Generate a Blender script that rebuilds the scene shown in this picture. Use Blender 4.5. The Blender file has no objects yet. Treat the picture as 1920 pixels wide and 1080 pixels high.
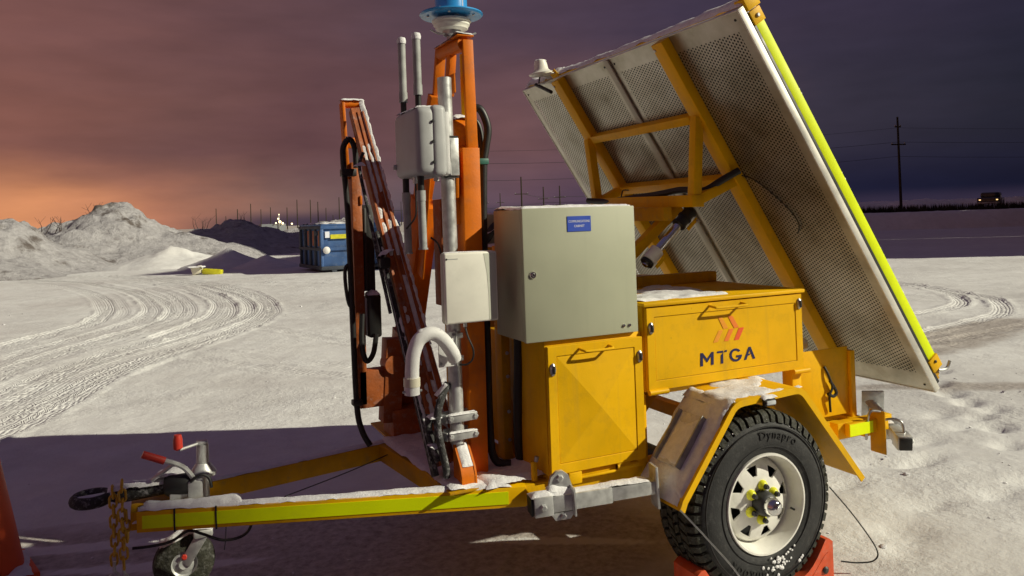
import bpy, bmesh, math, random
import numpy as np
from mathutils import Vector, Matrix, noise as mnoise

# ------------------------------------------------------------------ camera
sc = bpy.context.scene
COL = sc.collection
R = math.radians
YAW, PITCH, ROLL, CAMH = R(25), R(1.0), R(1.9), 1.57
fwd = Vector((math.sin(YAW)*math.cos(PITCH), math.cos(YAW)*math.cos(PITCH), math.sin(PITCH)))
r0 = Vector((math.cos(YAW), -math.sin(YAW), 0))
u0 = r0.cross(fwd)
rgt = r0*math.cos(ROLL) - u0*math.sin(ROLL)
upv = rgt.cross(fwd)
cam_d = bpy.data.cameras.new('camera')
cam = bpy.data.objects.new('camera', cam_d)
COL.objects.link(cam)
cam.matrix_world = Matrix((
    (rgt.x, upv.x, -fwd.x, 0), (rgt.y, upv.y, -fwd.y, 0), (rgt.z, upv.z, -fwd.z, CAMH), (0, 0, 0, 1)))
cam_d.sensor_width = 36
cam_d.lens = 36*1441/1920
cam_d.shift_y = -157/1920
cam_d.clip_start = 0.05
cam_d.clip_end = 6000
sc.camera = cam
sc.view_settings.view_transform = 'Standard'
sc.view_settings.look = 'None'
sc.view_settings.exposure = 0.0
sc.view_settings.gamma = 1.0

# ------------------------------------------------------------------ sky
SUN_EL = R(30.4)
to_sun = Vector((0.816*math.cos(SUN_EL), -0.578*math.cos(SUN_EL), math.sin(SUN_EL)))
def lin(c):
    o = []
    for v in c:
        v /= 255.0
        o.append(v/12.92 if v <= 0.04045 else ((v+0.055)/1.055)**2.4)
    return (*o, 1.0)
world = bpy.data.worlds.new('World')
sc.world = world
world.use_nodes = True
nt = world.node_tree
nt.nodes.clear()
def N(t, ty, **kw):
    n = t.nodes.new(ty)
    for k, v in kw.items():
        setattr(n, k, v)
    return n
def math_n(t, op, a, b=None, c=None, clamp=False):
    n = N(t, 'ShaderNodeMath', operation=op, use_clamp=clamp)
    for i, v in enumerate((a, b, c)):
        if v is None:
            continue
        if isinstance(v, (int, float)):
            n.inputs[i].default_value = v
        else:
            t.links.new(v, n.inputs[i])
    return n.outputs[0]
def ramp_n(t, fac, stops, interp='LINEAR'):
    n = N(t, 'ShaderNodeValToRGB')
    cr = n.color_ramp
    cr.interpolation = interp
    while len(cr.elements) < len(stops):
        cr.elements.new(0.5)
    for e, (p, c) in zip(cr.elements, stops):
        e.position = p
        e.color = c
    t.links.new(fac, n.inputs[0])
    return n.outputs[0]
def mix_n(t, fac, a, b, blend='MIX'):
    n = N(t, 'ShaderNodeMix', data_type='RGBA', blend_type=blend)
    for sock, v in ((n.inputs[0], fac), (n.inputs[6], a), (n.inputs[7], b)):
        if isinstance(v, (int, float)):
            sock.default_value = v
        elif isinstance(v, tuple):
            sock.default_value = v
        else:
            t.links.new(v, sock)
    return n.outputs[2]
tc = N(nt, 'ShaderNodeTexCoord')
nrm = N(nt, 'ShaderNodeVectorMath', operation='NORMALIZE')
nt.links.new(tc.outputs['Generated'], nrm.inputs[0])
sep = N(nt, 'ShaderNodeSeparateXYZ')
nt.links.new(nrm.outputs[0], sep.inputs[0])
def dotc(v):
    n = N(nt, 'ShaderNodeVectorMath', operation='DOT_PRODUCT')
    nt.links.new(nrm.outputs[0], n.inputs[0])
    n.inputs[1].default_value = v
    return n.outputs['Value']
lat = dotc((r0.x, r0.y, 0))
z = sep.outputs[2]
# cloud noise, stretched along the horizon
mp = N(nt, 'ShaderNodeMapping')
mp.inputs['Scale'].default_value = (2.2, 2.2, 9.0)
nt.links.new(nrm.outputs[0], mp.inputs[0])
no = N(nt, 'ShaderNodeTexNoise')
no.inputs['Scale'].default_value = 1.6
no.inputs['Detail'].default_value = 5
no.inputs['Roughness'].default_value = 0.55
nt.links.new(mp.outputs[0], no.inputs['Vector'])
nz = math_n(nt, 'SUBTRACT', no.outputs[0], 0.5)
# lateral coordinate 0..1 for -1..1, wobbled a little
lf = math_n(nt, 'MULTIPLY_ADD', lat, 0.5, 0.5)
lf = math_n(nt, 'MULTIPLY_ADD', nz, 0.10, lf)
zz = math_n(nt, 'MULTIPLY_ADD', nz, 0.05, z)
# three bands of the overcast: horizon, five degrees, fifteen degrees and up
P = lambda s: 0.5 + 0.5*s
hor = ramp_n(nt, lf, [(P(-.85), lin((190, 120, 85))), (P(-.54), lin((224, 150, 104))), (P(-.42), lin((176, 118, 94))), (P(-.30), lin((130, 98, 90))),
                      (P(-.12), lin((98, 84, 92))), (P(.05), lin((96, 74, 88))), (P(.2), lin((60, 52, 76))), (P(.36), lin((29, 30, 52))), (P(.55), lin((21, 24, 44)))])
mid = ramp_n(nt, lf, [(P(-.85), lin((128, 84, 78))), (P(-.54), lin((130, 86, 77))), (P(-.38), lin((112, 78, 75))), (P(-.25), lin((98, 68, 71))), (P(-.10), lin((104, 74, 77))),
                      (P(.03), lin((110, 79, 81))), (P(.2), lin((82, 66, 75))), (P(.36), lin((54, 49, 63))), (P(.55), lin((36, 36, 50)))])
top = ramp_n(nt, lf, [(P(-.85), lin((112, 76, 74))), (P(-.54), lin((124, 84, 80))), (P(-.3), lin((98, 70, 73))), (P(-.12), lin((86, 66, 76))),
                      (P(.03), lin((78, 62, 76))), (P(.25), lin((64, 54, 72))), (P(.55), lin((44, 40, 58)))])
# dark haze bank low on the horizon to the middle
def sstep(v, a, b):
    n = N(nt, 'ShaderNodeMapRange', interpolation_type='SMOOTHSTEP')
    nt.links.new(v, n.inputs[0])
    n.inputs[1].default_value = a
    n.inputs[2].default_value = b
    return n.outputs[0]
col = mix_n(nt, sstep(zz, 0.012, 0.105), hor, mid)
col = mix_n(nt, sstep(zz, 0.12, 0.26), col, top)
col = mix_n(nt, sstep(z, .3, .75), col, lin((66, 60, 84)))
bank = math_n(nt, 'SUBTRACT', 1.0, sstep(z, 0.004, 0.022))
side = math_n(nt, 'MULTIPLY', sstep(lat, -0.42, -0.30), 0.85)
col = mix_n(nt, math_n(nt, 'MULTIPLY', bank, side), col, lin((56, 48, 68)))
no2 = N(nt, 'ShaderNodeTexNoise')
no2.inputs['Scale'].default_value = 5.0
no2.inputs['Detail'].default_value = 6
nt.links.new(mp.outputs[0], no2.inputs['Vector'])
va = math_n(nt, 'MULTIPLY_ADD', math_n(nt, 'SUBTRACT', no2.outputs[0], 0.5), 0.42, 1.0)
cmb = N(nt, 'ShaderNodeVectorMath', operation='SCALE')
nt.links.new(col, cmb.inputs[0])
nt.links.new(va, cmb.inputs[3])
bg = N(nt, 'ShaderNodeBackground')
nt.links.new(cmb.outputs[0], bg.inputs[0])
bg.inputs[1].default_value = 1.0
sky = N(nt, 'ShaderNodeTexSky', sky_type='NISHITA')
sky.sun_disc = False
sky.sun_elevation = R(-4)
sky.sun_rotation = math.atan2(to_sun.x, to_sun.y)
bg2 = N(nt, 'ShaderNodeBackground')
nt.links.new(sky.outputs[0], bg2.inputs[0])
bg2.inputs[1].default_value = 0.05
ads = N(nt, 'ShaderNodeAddShader')
nt.links.new(bg.outputs[0], ads.inputs[0])
nt.links.new(bg2.outputs[0], ads.inputs[1])
wo = N(nt, 'ShaderNodeOutputWorld')
nt.links.new(ads.outputs[0], wo.inputs[0])
# ------------------------------------------------------------------ sun (the yard's flood light)
sd = bpy.data.lights.new('sun', 'SUN')
sd.energy = 4.5
sd.angle = R(0.6)
sd.color = (1.0, 0.945, 0.74)
sun = bpy.data.objects.new('sun', sd)
COL.objects.link(sun)
sun.rotation_euler = (-to_sun).to_track_quat('-Z', 'Y').to_euler()

# ------------------------------------------------------------------ materials
MATS = {}
def mat(name, base, rough=0.5, metal=0.0, var=0.08, vscale=8.0, bump=0.0, bscale=60.0, spec=0.5, dirt=None, dirt_amt=0.0, emit=None, estr=0.0, coat=0.0, wear=0.0):
    m = bpy.data.materials.new(name)
    m.use_nodes = True
    t = m.node_tree
    b = t.nodes['Principled BSDF']
    b.inputs['Roughness'].default_value = rough
    b.inputs['Metallic'].default_value = metal
    b.inputs['Specular IOR Level'].default_value = spec
    b.inputs['Coat Weight'].default_value = coat
    c = (*base, 1.0)
    tcn = N(t, 'ShaderNodeTexCoord')
    n1 = N(t, 'ShaderNodeTexNoise')
    n1.inputs['Scale'].default_value = vscale
    n1.inputs['Detail'].default_value = 5
    t.links.new(tcn.outputs['Object'], n1.inputs['Vector'])
    dark = tuple(v*(1-var*2) for v in base) + (1.0,)
    lite = tuple(min(1, v*(1+var*1.4)) for v in base) + (1.0,)
    cc = ramp_n(t, n1.outputs[0], [(0.3, dark), (0.5, c), (0.72, lite)])
    if dirt:
        n2 = N(t, 'ShaderNodeTexNoise')
        n2.inputs['Scale'].default_value = vscale*2.3
        n2.inputs['Detail'].default_value = 8
        n2.inputs['Roughness'].default_value = 0.7
        t.links.new(tcn.outputs['Object'], n2.inputs['Vector'])
        f = ramp_n(t, n2.outputs[0], [(0.52, (0, 0, 0, 1)), (0.7, (dirt_amt,)*3 + (1,))])
        cc = mix_n(t, f, cc, (*dirt, 1.0))
    t.links.new(cc, b.inputs['Base Color'])
    rr = math_n(t, 'MULTIPLY_ADD', math_n(t, 'SUBTRACT', n1.outputs[0], 0.5), 0.35, rough, clamp=True)
    t.links.new(rr, b.inputs['Roughness'])
    if wear:
        mpn = N(t, 'ShaderNodeMapping'); mpn.inputs['Scale'].default_value = (26, 26, 1.6)
        t.links.new(tcn.outputs['Object'], mpn.inputs[0])
        ns = N(t, 'ShaderNodeTexNoise'); ns.inputs['Scale'].default_value = 1.0; ns.inputs['Detail'].default_value = 5
        t.links.new(mpn.outputs[0], ns.inputs['Vector'])
        st = ramp_n(t, ns.outputs[0], [(.55, (0, 0, 0, 1)), (.75, (.30*wear,)*3 + (1,))])
        cc = mix_n(t, st, cc, tuple(v*.45 + .05 for v in base) + (1,))
        nc = N(t, 'ShaderNodeTexNoise'); nc.inputs['Scale'].default_value = 34; nc.inputs['Detail'].default_value = 6; nc.inputs['Roughness'].default_value = .7
        t.links.new(tcn.outputs['Object'], nc.inputs['Vector'])
        ch_ = ramp_n(t, nc.outputs[0], [(.70, (0, 0, 0, 1)), (.73, (wear,)*3 + (1,))])
        cc = mix_n(t, ch_, cc, (.10, .055, .03, 1))
        t.links.new(cc, b.inputs['Base Color'])
    if bump:
        n3 = N(t, 'ShaderNodeTexNoise')
        n3.inputs['Scale'].default_value = bscale
        n3.inputs['Detail'].default_value = 4
        t.links.new(tcn.outputs['Object'], n3.inputs['Vector'])
        bp = N(t, 'ShaderNodeBump')
        bp.inputs['Strength'].default_value = bump
        bp.inputs['Distance'].default_value = 0.02
        t.links.new(n3.outputs[0], bp.inputs['Height'])
        t.links.new(bp.outputs[0], b.inputs['Normal'])
    if emit:
        b.inputs['Emission Color'].default_value = (*emit, 1)
        b.inputs['Emission Strength'].default_value = estr
    MATS[name] = m
    return m
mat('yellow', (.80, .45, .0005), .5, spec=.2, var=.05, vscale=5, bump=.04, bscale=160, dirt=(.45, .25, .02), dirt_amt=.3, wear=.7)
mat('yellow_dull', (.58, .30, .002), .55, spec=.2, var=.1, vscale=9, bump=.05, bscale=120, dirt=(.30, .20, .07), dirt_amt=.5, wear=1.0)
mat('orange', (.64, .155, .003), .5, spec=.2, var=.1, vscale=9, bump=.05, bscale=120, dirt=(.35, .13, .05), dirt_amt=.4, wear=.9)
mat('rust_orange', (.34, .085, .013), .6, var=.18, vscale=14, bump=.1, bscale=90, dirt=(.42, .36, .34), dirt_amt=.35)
mat('galv', (.56, .57, .56), .42, metal=.55, var=.12, vscale=30, bump=.03, bscale=200)
mat('galv_dark', (.36, .37, .37), .45, metal=.6, var=.15, vscale=30)
mat('chrome', (.75, .75, .74), .15, metal=1.0, var=.02)
mat('steel', (.42, .42, .43), .35, metal=.9, var=.1, vscale=30)
mat('alu', (.62, .60, .54), .5, metal=.35, var=.12, vscale=6, dirt=(.42, .40, .34), dirt_amt=.5)
mat('alu_dull', (.36, .34, .28), .5, metal=.6, var=.12, vscale=6)
mat('cab_grey', (.40, .415, .30), .55, var=.03, vscale=5, bump=.03, bscale=300, wear=.3)
mat('encl_grey', (.42, .43, .43), .5, var=.05, vscale=12, bump=.03, bscale=250)
mat('ant_grey', (.36, .37, .36), .55, var=.12, vscale=22)
mat('rubber', (.018, .018, .019), .7, var=.2, vscale=20, bump=.12, bscale=140, dirt=(.16, .155, .15), dirt_amt=.22)
mat('tread_rubber', (.022, .022, .013), .75, var=.25, vscale=25, bump=.3, bscale=90, dirt=(.30, .30, .29), dirt_amt=.32)
mat('letter', (.013, .013, .013), .5, var=.05)
mat('black', (.014, .014, .014), .5, var=.15, vscale=15)
mat('black_frost', (.03, .03, .03), .8, var=.2, vscale=20, bump=.4, bscale=120, dirt=(.7, .7, .72), dirt_amt=.5)
mat('hole', (.01, .01, .01), .9)
mat('rim_white', (.80, .79, .74), .35, var=.05, vscale=14, dirt=(.5, .47, .4), dirt_amt=.3)
mat('white_plastic', (.80, .79, .70), .45, var=.04, vscale=7, dirt=(.6, .6, .53), dirt_amt=.25)
mat('offwhite_band', (.60, .62, .52), .45, var=.03)
mat('frost_step', (.66, .65, .62), .8, var=.15, vscale=20, bump=.5, bscale=110)
mat('frost_white', (.72, .72, .71), .7, var=.10, vscale=12, bump=.08, bscale=160)
mat('cream', (.74, .70, .55), .5, var=.05)
mat('lidar_blue', (.03, .30, .68), .35, var=.05, coat=.3)
mat('tape', (.80, .95, .0), .5, spec=.2, var=.03, vscale=6, dirt=(.6, .72, .02), dirt_amt=.3)
mat('red_plastic', (.50, .035, .02), .45, var=.08)
mat('chock_red', (.62, .085, .025), .5, var=.1, vscale=14, dirt=(.5, .3, .24), dirt_amt=.35)
mat('cone_orange', (.80, .10, .02), .5, var=.06, vscale=9, bump=.05, bscale=60)
mat('lug_yellow', (.72, .72, .02), .4, var=.05)
mat('dark_hub', (.03, .03, .03), .55, var=.2)
mat('plate_blue', (.035, .085, .48), .4, var=.03)
mat('print_white', (.8, .82, .9), .5, var=.0)
mat('print_navy', (.012, .014, .085), .4, var=.02)
mat('logo_a', (.85, .34, .03), .4, var=.01)
mat('logo_b', (.85, .22, .03), .4, var=.01)
mat('logo_c', (.80, .11, .025), .4, var=.01)
mat('green_clip', (.02, .12, .09), .5)
mat('glass_cells', (.012, .015, .03), .15, var=.1)
mat('lens', (.55, .58, .6), .15, var=.1)
mat('dump_blue', (.05, .12, .30), .55, var=.15, vscale=2.0, dirt=(.2, .25, .35), dirt_amt=.5)
mat('scrub', (.06, .05, .05), .9, var=.3, vscale=.4)
mat('dump_dark', (.05, .06, .08), .7, var=.2, vscale=3.0)
mat('wood_pole', (.035, .026, .013), .9, var=.2)
mat('twig', (.07, .05, .045), .9, var=.2)
mat('brush', (.035, .033, .013), .95, var=.4, vscale=.8)
mat('wall_metal', (.25, .27, .30), .6, var=.1, vscale=.3)
mat('car_dark', (.02, .018, .016), .35, var=.1, coat=.5)
mat('lamp_glow', (.9, .8, .5), .5, emit=(1.0, .78, .42), estr=3.0)
mat('head_lamp', (.9, .8, .5), .5, emit=(1.0, .62, .25), estr=1.6)
mat('mustard', (.62, .58, .02), .5, var=.1)

# snow
def snow_mat(name, ground=False):
    m = bpy.data.materials.new(name)
    m.use_nodes = True
    t = m.node_tree
    b = t.nodes['Principled BSDF']
    b.inputs['Roughness'].default_value = .75
    b.inputs['Specular IOR Level'].default_value = .25
    tcn = N(t, 'ShaderNodeTexCoord')
    def nz_(sc_, det=5, ro=.6):
        n = N(t, 'ShaderNodeTexNoise')
        n.inputs['Scale'].default_value = sc_
        n.inputs['Detail'].default_value = det
        n.inputs['Roughness'].default_value = ro
        t.links.new(tcn.outputs['Object'], n.inputs['Vector'])
        return n.outputs[0]
    if not ground:
        cc = ramp_n(t, nz_(40), [(.3, (.72, .72, .74, 1)), (.65, (.85, .85, .86, 1))])
        t.links.new(cc, b.inputs['Base Color'])
        bp = N(t, 'ShaderNodeBump')
        bp.inputs['Strength'].default_value = .55
        bp.inputs['Distance'].default_value = .010
        t.links.new(nz_(110, 6, .7), bp.inputs['Height'])
        t.links.new(bp.outputs[0], b.inputs['Normal'])
    else:
        a = N(t, 'ShaderNodeAttribute', attribute_name='dirt')
        n_big, n_mid, n_fin = nz_(.35, 6), nz_(3.0, 7, .65), nz_(22, 7, .7)
        n_tiny = nz_(95, 4, .7)
        ad = N(t, 'ShaderNodeAttribute', attribute_name='rut_d').outputs['Fac']
        as_ = N(t, 'ShaderNodeAttribute', attribute_name='rut_s').outputs['Fac']
        aa = N(t, 'ShaderNodeAttribute', attribute_name='rut_a').outputs['Fac']
        snow_c = ramp_n(t, n_mid, [(.25, (.66, .65, .64, 1)), (.6, (.79, .79, .785, 1))])
        packed = ramp_n(t, n_big, [(.42, (0, 0, 0, 1)), (.60, (.55, .55, .55, 1))])
        snow_c = mix_n(t, packed, snow_c, (.66, .645, .63, 1))
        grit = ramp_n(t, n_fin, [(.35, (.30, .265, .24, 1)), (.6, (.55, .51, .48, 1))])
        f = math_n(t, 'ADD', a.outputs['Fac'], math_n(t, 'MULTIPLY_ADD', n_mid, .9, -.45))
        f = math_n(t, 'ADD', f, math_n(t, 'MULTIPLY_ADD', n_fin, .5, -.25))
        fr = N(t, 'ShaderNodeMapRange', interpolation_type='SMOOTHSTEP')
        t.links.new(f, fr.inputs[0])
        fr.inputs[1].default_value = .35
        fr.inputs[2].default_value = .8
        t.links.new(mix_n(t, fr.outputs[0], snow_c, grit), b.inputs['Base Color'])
        # crust where the snow lies loose, nearly smooth where it is packed
        n_big2 = nz_(.8, 5, .6)
        crust = ramp_n(t, n_big2, [(.38, (.12, .12, .12, 1)), (.66, (1, 1, 1, 1))])
        hh = math_n(t, 'MULTIPLY', crust, math_n(t, 'MULTIPLY_ADD', n_mid, .5, math_n(t, 'MULTIPLY', n_fin, .34)))
        hh = math_n(t, 'ADD', hh, math_n(t, 'MULTIPLY', n_tiny, .035))
        hh = math_n(t, 'ADD', hh, math_n(t, 'MULTIPLY', n_fin, .05))
        # tread ribs and lugs pressed into the tracks
        rib = math_n(t, 'SINE', math_n(t, 'MULTIPLY', ad, 2*math.pi/.042))
        lug = math_n(t, 'SINE', math_n(t, 'MULTIPLY_ADD', n_mid, 5.0, math_n(t, 'MULTIPLY', as_, 2*math.pi/.075)))
        trd = math_n(t, 'ADD', math_n(t, 'MULTIPLY', rib, .5), math_n(t, 'MULTIPLY', lug, .6))
        hh = math_n(t, 'ADD', hh, math_n(t, 'MULTIPLY', math_n(t, 'MULTIPLY', trd, aa), .15))
        rgh = ramp_n(t, n_big, [(.4, (.75, .75, .75, 1)), (.62, (.48, .48, .48, 1))])
        t.links.new(rgh, b.inputs['Roughness'])
        bp = N(t, 'ShaderNodeBump')
        bp.inputs['Strength'].default_value = .75
        bp.inputs['Distance'].default_value = .06
        t.links.new(hh, bp.inputs['Height'])
        t.links.new(bp.outputs[0], b.inputs['Normal'])
    MATS[name] = m
snow_mat('snow')
snow_mat('snow_ground', True)
def dim_dirty_mat():
    m = bpy.data.materials.new('snow_dim_dirty'); m.use_nodes = True
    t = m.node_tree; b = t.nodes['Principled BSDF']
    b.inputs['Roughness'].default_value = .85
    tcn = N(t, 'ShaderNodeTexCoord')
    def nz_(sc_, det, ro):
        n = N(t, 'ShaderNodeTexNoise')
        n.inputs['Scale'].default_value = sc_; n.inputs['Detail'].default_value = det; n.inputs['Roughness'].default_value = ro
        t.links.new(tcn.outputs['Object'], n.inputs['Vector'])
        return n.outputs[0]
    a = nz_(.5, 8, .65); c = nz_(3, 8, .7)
    cc = ramp_n(t, c, [(.3, (.30, .285, .295, 1)), (.6, (.50, .485, .50, 1))])  # base greyed to imitate light falloff; the brown patches below are dirt
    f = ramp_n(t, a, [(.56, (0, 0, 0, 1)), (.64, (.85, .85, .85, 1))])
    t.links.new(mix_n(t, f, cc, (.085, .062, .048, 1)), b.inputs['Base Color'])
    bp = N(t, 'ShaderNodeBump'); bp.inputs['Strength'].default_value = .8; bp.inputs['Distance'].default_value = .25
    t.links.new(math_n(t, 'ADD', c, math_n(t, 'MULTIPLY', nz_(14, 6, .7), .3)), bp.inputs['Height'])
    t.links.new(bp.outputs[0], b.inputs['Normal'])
    MATS['snow_dim_dirty'] = m
dim_dirty_mat()
# perforated aluminium sheet: uv in metres, holes are real openings onto the dark back
def perf_mat():
    m = bpy.data.materials.new('perforated_alu')
    m.use_nodes = True
    t = m.node_tree
    b = t.nodes['Principled BSDF']
    b.inputs['Roughness'].default_value = .38
    b.inputs['Metallic'].default_value = .8
    uv = N(t, 'ShaderNodeUVMap', uv_map='metres')
    s = N(t, 'ShaderNodeSeparateXYZ')
    t.links.new(uv.outputs[0], s.inputs[0])
    U, V = s.outputs[0], s.outputs[1]
    p = .0185
    q = p*.866
    vr = math_n(t, 'DIVIDE', V, q)
    row = math_n(t, 'FLOOR', vr)
    fv = math_n(t, 'SUBTRACT', math_n(t, 'SUBTRACT', vr, row), .5)
    off = math_n(t, 'MULTIPLY', math_n(t, 'MODULO', row, 2.0), .5)
    ur = math_n(t, 'ADD', math_n(t, 'DIVIDE', U, p), off)
    fu = math_n(t, 'SUBTRACT', math_n(t, 'FRACT', ur), .5)
    dv = math_n(t, 'MULTIPLY', fv, .866)
    d2 = math_n(t, 'ADD', math_n(t, 'MULTIPLY', fu, fu), math_n(t, 'MULTIPLY', dv, dv))
    hole = math_n(t, 'LESS_THAN', d2, .085)
    for sock, op, lim in ((U, 'GREATER_THAN', .09), (U, 'LESS_THAN', 2.0), (V, 'GREATER_THAN', .055), (V, 'LESS_THAN', 1.0)):
        hole = math_n(t, 'MULTIPLY', hole, math_n(t, op, sock, lim))
    tcn = N(t, 'ShaderNodeTexCoord')
    n1 = N(t, 'ShaderNodeTexNoise')
    n1.inputs['Scale'].default_value = 3.5
    n1.inputs['Detail'].default_value = 8
    n1.inputs['Roughness'].default_value = .65
    t.links.new(tcn.outputs['Object'], n1.inputs['Vector'])
    cc = ramp_n(t, n1.outputs[0], [(.3, (.28, .25, .18, 1)), (.5, (.46, .43, .35, 1)), (.72, (.60, .57, .50, 1))])
    t.links.new(cc, b.inputs['Base Color'])
    tr = N(t, 'ShaderNodeBsdfTransparent')
    ms = N(t, 'ShaderNodeMixShader')
    t.links.new(hole, ms.inputs[0])
    t.links.new(b.outputs[0], ms.inputs[1])
    t.links.new(tr.outputs[0], ms.inputs[2])
    t.links.new(ms.outputs[0], t.nodes['Material Output'].inputs[0])
    MATS['perf'] = m
perf_mat()

# ------------------------------------------------------------------ helpers
def tag(o, label=None, cat=None, group=None, kind=None):
    if label: o['label'] = label
    if cat: o['category'] = cat
    if group: o['group'] = group
    if kind: o['kind'] = kind
    return o
ORG = {}
def thing(name, label, cat, loc, group=None):
    o = bpy.data.objects.new(name, None)
    o.empty_display_size = .1
    COL.objects.link(o)
    o.location = loc
    ORG[o.name] = Vector(loc)
    return tag(o, label, cat, group)
def root_of(o):
    while o.parent: o = o.parent
    return o
def part(name, bm, m, parent=None, smooth=40, label=None):
    """bmesh in world coordinates -> one mesh object under parent."""
    me = bpy.data.meshes.new(name)
    if parent is not None:
        bmesh.ops.translate(bm, verts=bm.verts, vec=-root_of(parent).location)
    bmesh.ops.recalc_face_normals(bm, faces=bm.faces)
    bm.to_mesh(me)
    bm.free()
    if smooth:
        me.shade_smooth()
        me.set_sharp_from_angle(angle=R(smooth))
    me.materials.append(MATS[m])
    o = bpy.data.objects.new(name, me)
    COL.objects.link(o)
    if parent is not None: o.parent = parent
    if label: o['label'] = label
    return o
V = Vector
def box(bm, c, s, rot=None, bev=0.0, seg=2):
    r = bmesh.ops.create_cube(bm, size=1.0)
    vs = r['verts']
    M = Matrix.Diagonal((s[0], s[1], s[2], 1))
    bmesh.ops.transform(bm, matrix=M, verts=vs)
    if bev:
        es = list({e for v in vs for e in v.link_edges})
        g = bmesh.ops.bevel(bm, geom=es, offset=bev, segments=seg, affect='EDGES', profile=.5)
        vs = list({v for f in g['faces'] for v in f.verts} | {v for v in vs if v.is_valid})
    T = Matrix.Translation(c)
    if rot is not None:
        T = T @ rot.to_4x4()
    bmesh.ops.transform(bm, matrix=T, verts=vs)
    return vs
def boxmm(bm, a, b, bev=0.0, seg=2):
    a, b = V(a), V(b)
    return box(bm, (a+b)/2, [abs(b[i]-a[i]) for i in range(3)], bev=bev, seg=seg)
def frame(d, up=(0, 0, 1)):
    z = V(d).normalized()
    u = V(up)
    if abs(z.dot(u.normalized())) > .98: u = V((0, 1, 0)) if abs(z.y) < .9 else V((1, 0, 0))
    x = u.cross(z).normalized()
    y = z.cross(x)
    return Matrix((x, y, z)).transposed()
def beam(bm, p0, p1, w, h, up=(0, 0, 1), bev=.003):
    """box from p0 to p1; h measured along up, w across."""
    p0, p1 = V(p0), V(p1)
    return box(bm, (p0+p1)/2, (w, h, (p1-p0).length), frame(p1-p0, up), bev)
def smooth_path(pts, n=6):
    pts = [V(p) for p in pts]
    out = []
    for i in range(len(pts)-1):
        a = pts[max(i-1, 0)]; b = pts[i]; c = pts[i+1]; d = pts[min(i+2, len(pts)-1)]
        for k in range(n):
            t = k/n
            out.append(.5*((2*b) + (c-a)*t + (2*a-5*b+4*c-d)*t*t + (3*b-a-3*c+d)*t**3))
    out.append(pts[-1])
    return out
def tube(bm, pts, r, n=10, sm=6, cap=True, rad=None):
    P_ = smooth_path(pts, sm) if sm and len(pts) > 2 else [V(p) for p in pts]
    rings = []
    prev = None
    for i, p in enumerate(P_):
        d = (P_[min(i+1, len(P_)-1)] - P_[max(i-1, 0)])
        if d.length < 1e-9: d = V((0, 0, 1))
        F = frame(d) if prev is None else None
        if F is None:
            z_ = d.normalized()
            x_ = (prev - z_*prev.dot(z_)).normalized()
            F = Matrix((x_, z_.cross(x_), z_)).transposed()
        prev = F.col[0].copy()
        rr = rad(i/(len(P_)-1)) if rad else r
        rings.append([bm.verts.new(p + F @ V((rr*math.cos(2*math.pi*k/n), rr*math.sin(2*math.pi*k/n), 0))) for k in range(n)])
    for a, b in zip(rings[:-1], rings[1:]):
        for k in range(n):
            bm.faces.new((a[k], a[(k+1) % n], b[(k+1) % n], b[k]))
    if cap:
        bm.faces.new(rings[0][::-1])
        bm.faces.new(rings[-1])
def lathe(bm, prof, o, axis=(0, 0, 1), n=32, closed=False):
    F = frame(axis)
    o = V(o)
    rings = []
    for r, h in prof:
        if r < 1e-6:
            rings.append([bm.verts.new(o + F @ V((0, 0, h)))])
        else:
            rings.append([bm.verts.new(o + F @ V((r*math.cos(2*math.pi*k/n), r*math.sin(2*math.pi*k/n), h))) for k in range(n)])
    prs = list(zip(rings[:-1], rings[1:]))
    if closed: prs.append((rings[-1], rings[0]))
    for a, b in prs:
        for k in range(n):
            k2 = (k+1) % n
            if len(a) == 1 and len(b) == 1: continue
            if len(a) == 1: bm.faces.new((a[0], b[k2], b[k]))
            elif len(b) == 1: bm.faces.new((a[k], a[k2], b[0]))
            else: bm.faces.new((a[k], a[k2], b[k2], b[k]))
def prism(bm, poly, o, u, v, n, depth):
    """extrude the 2-D polygon (in u,v about o) by depth along n."""
    o, u, v, n = V(o), V(u), V(v), V(n)
    a = [bm.verts.new(o + u*x + v*y) for x, y in poly]
    b = [bm.verts.new(p.co + n*depth) for p in a]
    k = len(poly)
    bm.faces.new(a[::-1])
    bm.faces.new(b)
    for i in range(k):
        bm.faces.new((a[i], a[(i+1) % k], b[(i+1) % k], b[i]))
def nz3(p, s=1.0):
    return mnoise.noise(V(p)*s)
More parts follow.
